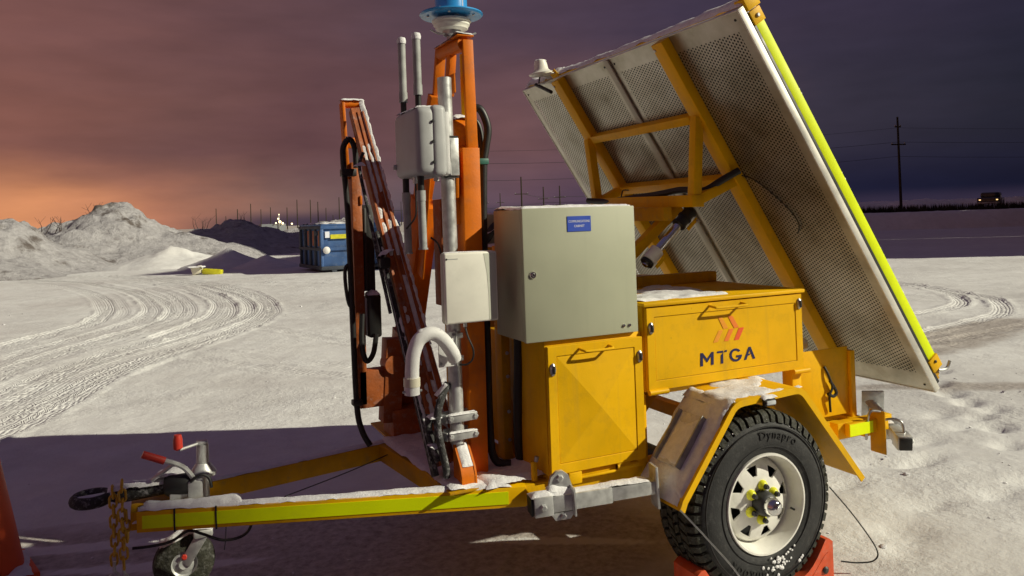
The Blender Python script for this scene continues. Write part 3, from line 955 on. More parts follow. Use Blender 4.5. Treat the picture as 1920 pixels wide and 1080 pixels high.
# ================================================================== the trailer
TR_ = thing('equipment_trailer', 'yellow single-axle equipment trailer with storage lockers parked on snow', 'trailer', (2.234, 3.40, 0))
def bxp(name, a, b, m, par, bev=.004, seg=2, **kw):
    bm = bmesh.new(); boxmm(bm, a, b, bev, seg); return part(name, bm, m, par, **kw)
def bmp(name, p0, p1, w, h, m, par, up=(0, 0, 1), bev=.003, **kw):
    bm = bmesh.new(); beam(bm, p0, p1, w, h, up, bev); return part(name, bm, m, par, **kw)
def tbp(name, pts, r, m, par, n=10, sm=6, rad=None, **kw):
    bm = bmesh.new(); tube(bm, pts, r, n, sm, True, rad); return part(name, bm, m, par, **kw)
def bolt(par, p, axis, r=.009, h=.008, m='galv'):
    bm = bmesh.new(); lathe(bm, [(0, 0), (r, 0), (r, h*.7), (r*.7, h), (0, h)], p, axis, 6); return part('bolt', bm, m, par, smooth=20)
# ---- chassis
near = bmp('chassis_rail', (1.27, 2.775, .48), (3.16, 2.775, .48), .07, .08, 'yellow', TR_)
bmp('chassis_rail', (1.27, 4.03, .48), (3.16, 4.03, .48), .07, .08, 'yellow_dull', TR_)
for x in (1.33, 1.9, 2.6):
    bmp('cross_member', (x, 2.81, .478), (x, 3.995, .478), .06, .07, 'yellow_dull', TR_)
bmp('rear_beam', (3.10, 2.66, .50), (3.10, 4.1, .50), .07, .075, 'yellow', TR_)
bmp('rear_beam', (2.86, 2.655, .525), (3.22, 2.655, .525), .05, .07, 'yellow', TR_)
bxp('rear_stub', (2.90, 2.60, .50), (3.16, 2.629, .56), 'yellow', TR_)
bxp('reflective_tape', (2.90, 2.596, .503), (3.05, 2.6, .557), 'tape', TR_, bev=0)
bmp('axle', (2.234, 2.70, .37), (2.234, 4.1, .37), .06, .06, 'black', TR_)
# ---- drawbar
nd = bmp('drawbar_arm', (-.075, 3.245, .482), (1.30, 2.752, .482), .06, .078, 'yellow', TR_)
bmp('drawbar_arm', (-.02, 3.42, .482), (1.0, 3.62, .482), .06, .078, 'yellow_dull', TR_)
bxp('drawbar_nose', (-.105, 3.235, .447), (.03, 3.44, .515), 'yellow_dull', TR_)
bmp('drawbar_gusset', (.962, 3.62, .482), (1.052, 2.86, .482), .05, .0782, 'yellow_dull', TR_)
d_ = (V((1.30, 2.752, 0)) - V((-.075, 3.245, 0))).normalized()
nn_ = V((d_.y, -d_.x, 0))
a_, b_ = V((-.055, 3.2378, .482)) + nn_*.031, V((1.235, 2.7753, .482)) + nn_*.031
bmp('reflective_tape', a_, b_, .0025, .048, 'tape', TR_, bev=0)
for f in (.085, .195):
    c_ = a_.lerp(b_, f)
    bmp('cable_tie', c_ - V((0, 0, .043)), c_ + V((0, 0, .043)), .005, .006, 'black', TR_, up=d_, bev=0)
bxp('deck_plate', (1.0, 2.79, .516), (1.42, 3.98, .526), 'yellow_dull', TR_, bev=.002)
snow(TR_, [
    (V((-.08, 3.215, .522)), d_*1.40, V((0, .060, 0)), .014, 1, dict(res=.01)),
    (V((-.06, 3.22, .522)), d_*.36, V((0, .08, 0)), .026, 2, dict(res=.01)),
    (V((.02, 3.40, .522)), (.98, .195, 0), (0, .062, 0), .012, 3),
    (V((1.01, 2.80, .527)), (.34, 0, 0), (-.05, .85, 0), .022, 4, dict(res=.016)),
    (V((1.14, 2.76, .527)), (.30, 0, 0), (0, .25, 0), .034, 5, dict(res=.012)),
])
# ---- coupling eye, brake lever, nose wheel
bm = bmesh.new()
for k in range(28):
    pass
Rr, rr_ = .058, .019
ring = []
for i in range(28):
    a = 2*math.pi*i/28
    ring.append([bm.verts.new(V((-.238, 3.34, .560)) + V((math.cos(a)*(Rr+rr_*math.cos(b)), math.sin(a)*(Rr+rr_*math.cos(b)), rr_*1.15*math.sin(b)))) for b in [2*math.pi*j/10 for j in range(10)]])
for i in range(28):
    for j in range(10):
        bm.faces.new((ring[i][j], ring[(i+1) % 28][j], ring[(i+1) % 28][(j+1) % 10], ring[i][(j+1) % 10]))
coup = part('coupling_eye', bm, 'black_frost', TR_)
tbp('coupling_shaft', [(-.175, 3.34, .560), (-.10, 3.34, .562), (.08, 3.335, .572)], .03, 'black_frost', TR_, n=14, sm=2, rad=lambda q: .022 if q < .12 else .034)
bm = bmesh.new(); lathe(bm, [(.0, -.05), (.036, -.05), (.044, -.035), (.044, .03), (.036, .05), (0, .05)], (.065, 3.30, .575), (1, -.2, 0), 18); part('damper_boot', bm, 'black', TR_)
bxp('coupling_clamp', (.03, 3.27, .52), (.14, 3.42, .552), 'galv', TR_, bev=.006)
snow(TR_, [(V((-.16, 3.30, .588)), (.235, -.01, 0), (0, .075, 0), .026, 11), (V((-.02, 3.285, .608)), (.12, 0, 0), (0, .09, 0), .03, 12),
           (V((-.295, 3.31, .573)), (.11, .0, 0), (0, .035, 0), .014, 13), (V((-.275, 3.385, .570)), (.09, 0, 0), (0, .02, 0), .014, 14), (V((-.20, 3.30, .573)), (.05, 0, 0), (0, .08, 0), .02, 15)], 'coupling_snow')
lev = tbp('brake_lever', [(.13, 3.26, .555), (.115, 3.26, .60), (.085, 3.255, .645), (.05, 3.25, .67), (.01, 3.25, .688)], .010, 'galv', TR_, n=8)
tbp('grip', [(.016, 3.25, .685), (-.06, 3.25, .722)], .0145, 'red_plastic', lev, n=12, sm=0)
tbp('lever_stay', [(.055, 3.268, .668), (-.03, 3.30, .605)], .008, 'galv', lev, n=8, sm=0)
bxp('lever_bracket', (.095, 3.25, .52), (.15, 3.275, .59), 'galv', TR_)
JX, JY = .158, 3.40
jt = tbp('nose_wheel_post', [(JX, JY, .33), (JX, JY, .69)], .024, 'galv', TR_, n=18, sm=0)
bm = bmesh.new(); lathe(bm, [(.024, .0), (.05, .0), (.052, .012), (.027, .05), (.024, .05)], (JX, JY, .565), n=20); part('clamp_collar', bm, 'galv', jt)
bxp('crank_head', (JX-.022, JY-.02, .69), (JX+.02, JY+.02, .704), 'galv', jt, bev=.005)
tbp('crank_arm', [(JX, JY-.01, .70), (JX-.085, JY-.03, .688)], .006, 'galv', jt, n=8, sm=0)
tbp('crank_knob', [(JX-.09, JY-.03, .688), (JX-.092, JY-.03, .706), (JX-.092, JY-.03, .748)], .018, 'red_plastic', jt, n=12, sm=2, rad=lambda q: .010 if q < .25 else (.018 if q < .9 else .014))
WJ = V((.08, 3.43, .222))
for s in (-1, 1):
    bmp('wheel_fork', (JX-.005, JY+.032*s, .345), WJ + V((0, .034*s, .0)), .006, .045, 'galv', TR_, up=(0, 0, 1))
bxp('fork_bridge', (JX-.045, JY-.045, .325), (JX+.03, JY+.045, .36), 'galv', TR_, bev=.01)
bm = bmesh.new(); lathe(bm, [(.05, -.035), (.095, -.036), (.113, -.024), (.118, 0), (.113, .024), (.095, .036), (.05, .035)], WJ, (0, 1, 0), 36); nw = part('nose_wheel', bm, 'tread_rubber', TR_)
bm = bmesh.new(); lathe(bm, [(0, -.03), (.02, -.036), (.024, -.028), (.045, -.022), (.052, -.03), (.052, .03), (.02, .036), (0, .03)], WJ, (0, 1, 0), 24); part('hub', bm, 'galv', nw)
bolt(nw, WJ + V((.0, -.036, .03)), (0, -1, 0), .012, .006, 'red_plastic')
snow(TR_, [(WJ + V((-.09, -.045, .083)), (.14, 0, .045), (0, .08, 0), .03, 21, dict(res=.008)), (V((JX-.06, JY-.045, .362)), (.09, 0, 0), (0, .085, 0), .012, 22)], 'nose_wheel_snow')
# black brake cable looping below the drawbar
tbp('brake_cable', [(-.10, 3.19, .40), (-.04, 3.19, .395), (.03, 3.18, .402), (.09, 3.165, .435), (.14, 3.16, .415), (.21, 3.14, .385), (.28, 3.12, .395), (.31, 3.11, .44), (.285, 3.12, .50), (.25, 3.13, .522)], .0055, 'black', TR_, n=8)
tbp('brake_cable', [(.105, 3.25, .59), (.14, 3.24, .615), (.17, 3.24, .60), (.18, 3.235, .56)], .006, 'black', TR_, n=8)
tbp('tie_tail', [(.222, 3.125, .47), (.218, 3.12, .40), (.212, 3.12, .355)], .0018, 'black', TR_, n=5)
tbp('breakaway_wire', [(.46, 3.28, .46), (.75, 3.42, .47), (.98, 3.5, .50)], .0025, 'black', TR_, n=5)

# ---- wheel and tyre
WC = V((2.234, 2.436, .37)); TW = .25
WH = thing_wheel = None
bm = bmesh.new()
lathe(bm, [(.196, .018), (.200, .004), (.215, -.004), (.245, -.010), (.285, -.010), (.318, .000), (.336, .014), (.350, .03), (.356, .05), (.358, TW/2), (.356, TW-.05), (.345, TW-.02), (.30, TW), (.21, TW-.01), (.196, TW-.02)], WC, (0, 1, 0), 96)
wheel = part('wheel', bm, 'rubber', TR_, smooth=50)
# tread blocks and shoulder lugs
bm = bmesh.new()
NB = 54
for k in range(NB):
    for row, (y0, y1, ph, hgt) in enumerate(((.048, .088, 0, .374), (.094, .124, .5, .376), (.130, .160, .1, .376), (.166, .206, .6, .374))):
        a = 2*math.pi*(k+ph)/NB
        da = 2*math.pi/NB*.36
        sk = .022*(1 if row % 2 else -1)
        vs = []
        for rad_ in (.352, hgt):
            for yy, sgn in ((y0, -1), (y1, 1)):
                for aa in (-da, da):
                    an = a + aa + sk*sgn
                    vs.append(bm.verts.new(WC + V((rad_*math.cos(an), yy, rad_*math.sin(an)))))
        A = vs
        for q in ((0, 1, 3, 2), (4, 6, 7, 5), (0, 4, 5, 1), (2, 3, 7, 6), (0, 2, 6, 4), (1, 5, 7, 3)):
            bm.faces.new([A[i] for i in q])
    # shoulder lug wrapping onto the sidewall
    a = 2*math.pi*k/NB; da = 2*math.pi/NB*(.38 if k % 2 else .28)
    for side in (0, 1):
        pr = [(.352, .05), (.373, .046), (.368, .026), (.356, .010), (.330, .000 if k % 2 else .004), (.325, .012)]
        L = []
        for s in (-1, 1):
            an = a + da*s + (.012 if side else -.0)
            L.append([bm.verts.new(WC + V((r_*math.cos(an), (y_ if not side else TW-y_), r_*math.sin(an)))) for r_, y_ in pr])
        for i in range(len(pr)-1):
            bm.faces.new((L[0][i], L[1][i], L[1][i+1], L[0][i+1]))
        bm.faces.new(L[0]); bm.faces.new(L[1][::-1])
part('tread', bm, 'tread_rubber', wheel, smooth=20)
# thin raised rings on the sidewall
for rad_ in (.232, .312):
    bm = bmesh.new(); lathe(bm, [(rad_, -.006), (rad_+.001, -.0125), (rad_+.004, -.0125), (rad_+.005, -.006)], WC, (0, 1, 0), 96); part('sidewall_ring', bm, 'rubber', wheel)
# sidewall lettering
def arc_text(body, size, radius, a0, m, par, flip=False):
    bm = text_mesh(body, size, .0010, .0, 1.2)
    for w in bm.verts:
        an = a0 - w.co.x/radius
        r_ = radius + w.co.y
        yb = -.0125 - w.co.z
        w.co = WC + V((r_*math.cos(an), yb, r_*math.sin(an)))
    return part('sidewall_lettering', bm, m, par, smooth=0)
arc_text('Dynapro', .05, .282, R(76), 'letter', wheel)
arc_text('Hankook', .056, .282, R(250), 'letter', wheel)
# rim
bm = bmesh.new()
lathe(bm, [(.200, .012), (.206, .002), (.203, -.008), (.196, -.008), (.190, .004), (.186, .022), (.181, .036), (.178, .075), (.174, .085)], WC, (0, 1, 0), 72)
rim = part('rim', bm, 'rim_white', wheel, smooth=50)
bm = bmesh.new()
def fz(r_): return .060 + .028*((r_-.05)/.12) if r_ < .168 else .1
rl = [(.050, .028), (.080, .028), (.106, .033), (.147, .044), (.162, .054), (.176, .080)]
for s in range(8):
    a0 = 2*math.pi*s/8 + R(12)
    hs = math.pi/8
    rows = []
    for i, (r_, y_) in enumerate(rl):
        w_ = {0: .08, 1: .08, 2: .09, 3: .20, 4: .20, 5: .20}[i]
        rows.append([bm.verts.new(WC + V((r_*math.cos(a0+q), y_, r_*math.sin(a0+q)))) for q in (-hs, -(hs+w_)/2, -w_, -w_*.4, w_*.4, w_, (hs+w_)/2, hs)])
    for i in range(len(rl)-1):
        for j in range(7):
            if i == 2 and 2 <= j <= 4: continue
            bm.faces.new((rows[i][j], rows[i][j+1], rows[i+1][j+1], rows[i+1][j]))
bmesh.ops.remove_doubles(bm, verts=bm.verts, dist=.0005)
ex = bmesh.ops.extrude_face_region(bm, geom=list(bm.faces))
bmesh.ops.translate(bm, verts=[v for v in ex['geom'] if isinstance(v, bmesh.types.BMVert)], vec=(0, .008, 0))
part('rim_disc', bm, 'rim_white', wheel, smooth=30)
bm = bmesh.new(); lathe(bm, [(0, .12), (.19, .12), (.19, .14), (0, .14)], WC, (0, 1, 0), 40); part('brake_drum', bm, 'hole', wheel)
bm = bmesh.new(); lathe(bm, [(.052, .03), (.05, .005), (.046, -.014), (.040, -.022), (.036, -.024)], WC, (0, 1, 0), 28); part('hub', bm, 'dark_hub', wheel)
bm = bmesh.new(); lathe(bm, [(.036, -.020), (.037, -.038), (.034, -.044), (.030, -.056), (.022, -.063), (.008, -.065), (.008, -.069), (0, -.069)], WC, (0, 1, 0), 28); part('hub_cap', bm, 'chrome', wheel)
for k in range(6):
    a = 2*math.pi*k/6 + R(25)
    c = WC + V((.068*math.cos(a), .026, .068*math.sin(a)))
    bm = bmesh.new(); lathe(bm, [(.011, .006), (.021, .006), (.022, -.004), (.015, -.016), (.011, -.018)], c, (0, 1, 0), 14)
    tip = c + V((.026*math.cos(a+1.6), 0, .026*math.sin(a+1.6)))
    box(bm, (c+tip)/2 + V((0, .001, 0)), (.012, .010, .018), Matrix.Rotation(-(a+1.6)+math.pi/2, 3, 'Y'), .002)
    lug = part('lug_indicator', bm, 'lug_yellow', wheel)
    bm = bmesh.new(); lathe(bm, [(0, -.034), (.008, -.034), (.0105, -.028), (.0105, .004), (0, .004)], c, (0, 1, 0), 6); part('wheel_nut', bm, 'dark_hub', wheel, smooth=20)
tbp('valve', [WC + V((.16, .03, -.055)), WC + V((.148, -.0, -.050))], .0045, 'black', wheel, n=8, sm=0)
rs = random.Random(3)
bm = bmesh.new()
for k in range(46):
    a = R(-78) + rs.gauss(0, .20); r_ = .235 + abs(rs.gauss(0, .022)) + .02*math.sin(k)
    bmesh.ops.create_icosphere(bm, subdivisions=1, radius=rs.uniform(.003, .010), matrix=Matrix.Translation(WC + V((r_*math.cos(a), -.0125, r_*math.sin(a)))) @ Matrix.Diagonal((1, .5, rs.uniform(.6, 1.1), 1)))
for k in range(26):
    a = R(rs.uniform(20, 160)); r_ = .335 + rs.uniform(-.02, .012)
    bmesh.ops.create_icosphere(bm, subdivisions=1, radius=rs.uniform(.0015, .0035), matrix=Matrix.Translation(WC + V((r_*math.cos(a), .004, r_*math.sin(a)))))
part('stuck_snow', bm, 'snow', wheel)['kind'] = 'stuff'

# ---- fender
FY0, FY1 = 2.428, 2.722
prof = [(1.798, .425), (1.815, .462), (2.040, .747), (2.056, .768), (2.070, .784), (2.086, .796), (2.105, .804), (2.13, .808), (2.40, .821), (2.425, .820), (2.446, .813), (2.464, .800), (2.48, .782), (2.79, .385)]
bm = bmesh.new()
def strip(bm, y0, y1, th):
    inn = []
    for i, (x, zv) in enumerate(prof):
        a = V(prof[max(i-1, 0)]); b = V(prof[min(i+1, len(prof)-1)])
        d = (b-a).normalized()
        inn.append((x + d.y*th, zv - d.x*th))
    prism(bm, list(prof) + inn[::-1], (0, y0, 0), (1, 0, 0), (0, 0, 1), (0, 1, 0), y1-y0)
strip(bm, FY0+.006, FY1, .006)
fen = part('fender', bm, 'yellow', TR_, smooth=50)
bm = bmesh.new(); strip(bm, FY0, FY0+.006, .026); part('lip', bm, 'yellow', fen, smooth=50)
s1 = (V((2.062, 0, .775)) - V((1.815, 0, .462)))
snow(fen, [
    (V((1.818, FY0+.012, .466)), s1*1.0, (0, .285, 0), .020, 31, dict(up=(-.5, 0, .6), res=.008)),
    (V((2.05, FY0+.010, .776)), (.05, 0, .030), (0, .285, 0), .020, 32),
    (V((2.07, FY0+.010, .80)), (.39, 0, .018), (0, .28, 0), .020, 33, dict(cover=.35)),
    (V((1.80, FY0+.02, .44)), (.05, 0, .06), (0, .27, 0), .03, 34),
])
nS = V((-.785, 0, .62))
s1n = s1.normalized()
def stp(name, a0, a1, y0, y1, h0, h1, m, par, bev=.002):
    bm = bmesh.new()
    c = V((1.815, 0, .462)) + s1n*((a0+a1)/2) + nS*((h0+h1)/2) + V((0, (y0+y1)/2, 0))
    F = Matrix((s1n, V((0, 1, 0)), nS)).transposed()
    box(bm, c, (a1-a0, y1-y0, h1-h0), F, bev); return part(name, bm, m, par)
stp('step_plate', .10, .33, 2.52, 2.66, .012, .022, 'frost_step', fen)
snow(fen, [(V((1.815, 2.525, .462)) + s1n*.11 + nS*.022, s1n*.21, (0, .13, 0), .012, 37, dict(up=nS, cover=.12, res=.006))], 'step_snow')
stp('step_edge', .10, .33, 2.512, 2.52, .010, .040, 'galv_dark', fen)
stp('step_edge', .10, .33, 2.66, 2.668, .010, .040, 'galv_dark', fen)
bxp('marker_lamp', (2.222, 2.408, .770), (2.282, 2.4279, .800), 'black', fen, bev=.006)
bxp('marker_lens', (2.228, 2.402, .776), (2.276, 2.4081, .794), 'lens', fen, bev=.004)
snow(fen, [((2.215, 2.405, .80), (.075, 0, 0), (0, .05, 0), .018, 36, dict(res=.006))], 'lamp_snow')
bm = bmesh.new(); prism(bm, [(2.66, .545), (2.78, .39), (2.74, .38), (2.62, .42)], (0, 2.68, 0), (1, 0, 0), (0, 0, 1), (0, 1, 0), .008); part('mud_flap', bm, 'black', fen)
bxp('fender_stay', (2.0, 2.722, .50), (2.5, 2.735, .53), 'yellow_dull', TR_)
# wires from the fender corners to the chocks
tbp('chock_wire', [(1.80, 2.43, .43), (1.87, 2.36, .33), (1.96, 2.30, .20), (2.00, 2.30, .10), (2.0, 2.34, .03)], .0032, 'steel', TR_, n=6)
tbp('chock_wire', [(2.60, 2.45, .37), (2.68, 2.40, .25), (2.76, 2.36, .11), (2.76, 2.37, .055), (2.70, 2.40, .045), (2.63, 2.43, .055)], .0032, 'black', TR_, n=6)

# ---- lower locker
LK = bxp('lower_locker', (1.388, 2.722, .545), (1.845, 3.06, 1.076), 'yellow', TR_, bev=.004)
bxp('locker_sill', (1.40, 2.724, .512), (1.86, 3.05, .5445), 'yellow', TR_, bev=.003)
bxp('locker_stile', (1.8455, 2.74, .53), (1.875, 2.80, .80), 'yellow', TR_, bev=.003)
def frame_door(par, x0, x1, z0, z1, y, fw, pyramid=0.0):
    """a door leaf: welded frame with an inset panel."""
    dr = None
    bm = bmesh.new()
    prism(bm, [(x0, z0), (x1, z0), (x1-fw, z0+fw), (x0+fw, z0+fw)], (0, y, 0), (1, 0, 0), (0, 0, 1), (0, 1, 0), .020)
    prism(bm, [(x0, z1), (x0+fw, z1-fw), (x1-fw, z1-fw), (x1, z1)], (0, y, 0), (1, 0, 0), (0, 0, 1), (0, 1, 0), .020)
    prism(bm, [(x0, z0), (x0+fw, z0+fw), (x0+fw, z1-fw), (x0, z1)], (0, y, 0), (1, 0, 0), (0, 0, 1), (0, 1, 0), .020)
    prism(bm, [(x1, z0), (x1, z1), (x1-fw, z1-fw), (x1-fw, z0+fw)], (0, y, 0), (1, 0, 0), (0, 0, 1), (0, 1, 0), .020)
    bmesh.ops.remove_doubles(bm, verts=bm.verts, dist=.0001)
    es = [e for e in bm.edges if len(e.link_faces) == 2 and e.calc_face_angle(0) > .5]
    bmesh.ops.bevel(bm, geom=es, offset=.0015, segments=1, affect='EDGES')
    dr = part('door', bm, 'yellow', par, smooth=30)
    bm = bmesh.new()
    g = .0022
    xa, xb, za, zb = x0+fw+g, x1-fw-g, z0+fw+g, z1-fw-g
    q = [bm.verts.new(p) for p in ((xa, y+.003, za), (xb, y+.003, za), (xb, y+.003, zb), (xa, y+.003, zb))]
    if pyramid:
        c = bm.verts.new(((xa+xb)/2+.005, y+.003-pyramid, (za+zb)/2-.01))
        for i in range(4): bm.faces.new((q[i], q[(i+1) % 4], c))
        fs = list(bm.faces)
    else:
        c = bm.verts.new(((xa+xb)/2, y+.0018, (za+zb)/2))
        for i in range(4): bm.faces.new((q[i], q[(i+1) % 4], c))
    b_ = [bm.verts.new(v.co + V((0, .014 + y - v.co.y if False else .014, 0))) for v in q]
    for i in range(4): bm.faces.new((q[i], q[(i+1) % 4], b_[(i+1) % 4], b_[i]))
    part('door_panel', bm, 'yellow', par, smooth=0)
    return dr
def latch(par, x, zv, y):
    bm = bmesh.new()
    lathe(bm, [(0, .0), (.013, .0), (.0135, -.004), (.009, -.011), (0, -.013)], (x, y, zv), (0, 1, 0), 16)
    for v in bm.verts: v.co.z = zv + (v.co.z-zv)*1.9
    l_ = part('latch', bm, 'steel', par)
    bxp('latch_slot', (x-.0055, y-.016, zv-.016), (x+.0055, y-.0115, zv+.016), 'black', par, bev=.002)
def bail(par, x0, x1, zv, y):
    tbp('handle', [(x0, y, zv), (x0+.004, y-.035, zv-.004), (x0+.02, y-.042, zv-.006), (x1-.02, y-.042, zv-.006), (x1-.004, y-.035, zv-.004), (x1, y, zv)], .0055, 'yellow', par, n=8, sm=4)
def hinge(par, x0, x1, zv, y):
    bm = bmesh.new()
    lathe(bm, [(0, 0), (.012, 0), (.012, (x1-x0)), (0, (x1-x0))], (x0, y-.012, zv), (1, 0, 0), 14)
    boxmm(bm, (x0+.015, y-.006, zv), (x0+.06, y-.001, zv+.05), .001)
    part('hinge', bm, 'yellow', par)
frame_door(LK, 1.392, 1.838, .55, 1.055, 2.700, .040, .022)
bail(LK, 1.535, 1.675, 1.035, 2.70)
latch(LK, 1.412, .965, 2.70)
latch(LK, 1.822, .975, 2.70)
hinge(LK, 1.70, 1.80, .532, 2.722)
bxp('hinge_block', (1.47, 2.70, .50), (1.53, 2.7235, .548), 'yellow', LK)
bxp('hinge_block', (1.70, 2.702, .515), (1.76, 2.7235, .549), 'yellow', LK)
bmp('sill_bar', (1.50, 2.71, .520), (1.74, 2.71, .520), .012, .010, 'yellow', LK)
# darker machinery body between the lockers and the frame post
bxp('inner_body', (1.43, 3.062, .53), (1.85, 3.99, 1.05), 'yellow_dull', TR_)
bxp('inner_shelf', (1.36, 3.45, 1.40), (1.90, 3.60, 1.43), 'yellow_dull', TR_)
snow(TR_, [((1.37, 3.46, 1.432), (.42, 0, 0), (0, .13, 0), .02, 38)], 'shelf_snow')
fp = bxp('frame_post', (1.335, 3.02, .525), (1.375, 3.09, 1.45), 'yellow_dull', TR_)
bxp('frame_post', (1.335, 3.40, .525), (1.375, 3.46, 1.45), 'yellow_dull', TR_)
for zv in (.62, .74, .89, .99):
    bolt(fp, (1.36, 3.02, zv), (0, -1, 0), .008, .008)
tbp('cable_bundle', [(1.385, 2.95, 1.10), (1.382, 2.95, .95), (1.378, 2.96, .8), (1.38, 2.97, .65), (1.385, 2.97, .54)], .021, 'black', TR_, n=12)
bmp('brace', (1.90, 3.0, .55), (2.14, 3.0, .80), .05, .05, 'yellow_dull', TR_, up=(0, 1, 0))
bmp('brace', (1.87, 3.3, .62), (2.2, 3.3, .62), .05, .04, 'yellow_dull', TR_)
# valve stub and lug beside the locker foot
tbp('grease_valve', [(1.345, 2.76, .525), (1.345, 2.76, .58), (1.345, 2.76, .60)], .013, 'yellow', TR_, n=10, sm=0)
tbp('valve_cap', [(1.352, 2.755, .60), (1.356, 2.752, .62)], .009, 'steel', TR_, n=8, sm=0)
# ---- upper locker
UK = bxp('upper_locker', (1.858, 2.722, .815), (2.742, 3.98, 1.175), 'yellow', TR_, bev=.004)
lid = bxp('lid', (1.848, 2.692, 1.1755), (2.752, 4.0, 1.192), 'yellow', UK, bev=.004)
bxp('lid_upstand', (1.90, 3.30, 1.1925), (2.742, 3.36, 1.245), 'yellow_dull', UK, bev=.004)
frame_door(UK, 1.864, 2.736, .822, 1.170, 2.700, .040)
bail(UK, 2.195, 2.375, 1.155, 2.70)
latch(UK, 1.884, 1.085, 2.70)
latch(UK, 2.718, 1.125, 2.70)
hinge(UK, 1.865, 1.96, .815, 2.712)
hinge(UK, 2.67, 2.765, .812, 2.712)
snow(UK, [((1.86, 2.75, 1.193), (.50, 0, 0), (0, .5, 0), .018, 41, dict(cover=.25, res=.014)), ((2.0, 3.38, 1.193), (.7, 0, 0), (0, .5, 0), .02, 42, dict(res=.03))], 'lid_snow')
bxp('corner_post', (2.685, 2.725, .525), (2.742, 2.79, .8145), 'yellow', TR_)
# logo chevrons and name (x, z on the door panel)
def zx(x, y): return (2.138 + (x-207)*.0003607 - (y-860)*.0000118, .926 - (y - (860 - (x-207)*.1135))*.000272)
def arc(cx, cy, a0, a1, r0x, r0y, r1x, r1y, n=14):
    out = []
    for k in range(n):
        a, b = R(a0+(a1-a0)*k/n), R(a0+(a1-a0)*(k+1)/n)
        out.append([(cx+r0x*math.cos(a), cy-r0y*math.sin(a)), (cx+r1x*math.cos(a), cy-r1y*math.sin(a)), (cx+r1x*math.cos(b), cy-r1y*math.sin(b)), (cx+r0x*math.cos(b), cy-r0y*math.sin(b))])
    return out
GLYPHS = {
    'M': [[(207, 967), (207, 757), (243, 754), (247, 963)], [(368, 946), (370, 742), (407, 737), (407, 943)], [(207, 757), (243, 754), (322, 870), (305, 905)], [(375, 741), (407, 737), (310, 905), (292, 868)]],
    'T': [[(460, 735), (552, 722), (552, 755), (460, 763)], [(560, 750), (582, 717), (612, 713), (608, 743)], [(518, 795), (552, 757), (554, 928), (518, 932)]],
    'G': arc(748, 798, 42, 345, 62, 72, 97, 107) + [[(757, 805), (846, 794), (842, 826), (757, 838)]],
    'A': [[(880, 885), (950, 672), (985, 668), (918, 880)], [(950, 672), (985, 668), (1060, 863), (1022, 868)], [(938, 790), (982, 776), (968, 806), (928, 818)]],
}
CHEV = [
    [(2.2426, 1.1019), (2.264, 1.1001), (2.2975, 1.049), (2.2704, 1.0472)],
    [(2.2983, 1.1015), (2.3237, 1.1008), (2.3576, 1.0473), (2.3301, 1.046)],
    [(2.2433, 1.0426), (2.2666, 1.0433), (2.2374, 0.9938), (2.2107, 0.9922)],
    [(2.3028, 1.0442), (2.3282, 1.0448), (2.2948, 0.9916), (2.2703, 0.9934)],
    [(2.3575, 1.0444), (2.387, 1.0446), (2.3549, 0.9923), (2.3267, 0.9922)],
]
LY = 2.7015
for poly, m_ in zip(CHEV, ('logo_a', 'logo_b', 'logo_a', 'logo_b', 'logo_c')):
    bm = bmesh.new(); prism(bm, poly, (0, LY, 0), (1, 0, 0), (0, 0, 1), (0, -1, 0), .0009)
    part('logo_chevron', bm, m_, UK, smooth=0)
for key, strokes in GLYPHS.items():
    bm = bmesh.new()
    for k, st_ in enumerate(strokes):
        prism(bm, [zx(*q) for q in st_], (0, LY, 0), (1, 0, 0), (0, 0, 1), (0, -1, 0), .0008 + .00012*(k % 5))
    part('letter', bm, 'print_navy', UK, smooth=0)
# ---- rear plate
rp = bxp('rear_plate', (2.755, 2.760, .555), (3.085, 2.766, .882), 'yellow', TR_, bev=.002)
bxp('rear_plate_flange', (3.0855, 2.745, .535), (3.118, 2.80, .86), 'yellow', TR_, bev=.003)
tbp('loose_cable', [(2.92, 2.755, .80), (2.935, 2.745, .76), (2.955, 2.742, .70), (2.935, 2.742, .66), (2.945, 2.75, .58)], .006, 'black', rp, n=7)
tbp('loose_cable', [(2.945, 2.745, .73), (2.98, 2.742, .675), (2.96, 2.742, .655), (2.93, 2.745, .67)], .008, 'black', rp, n=7)
tbp('hydraulic_knob', [(2.78, 2.86, .90), (2.90, 2.86, .90)], .03, 'frost_white', TR_, n=12, sm=0)

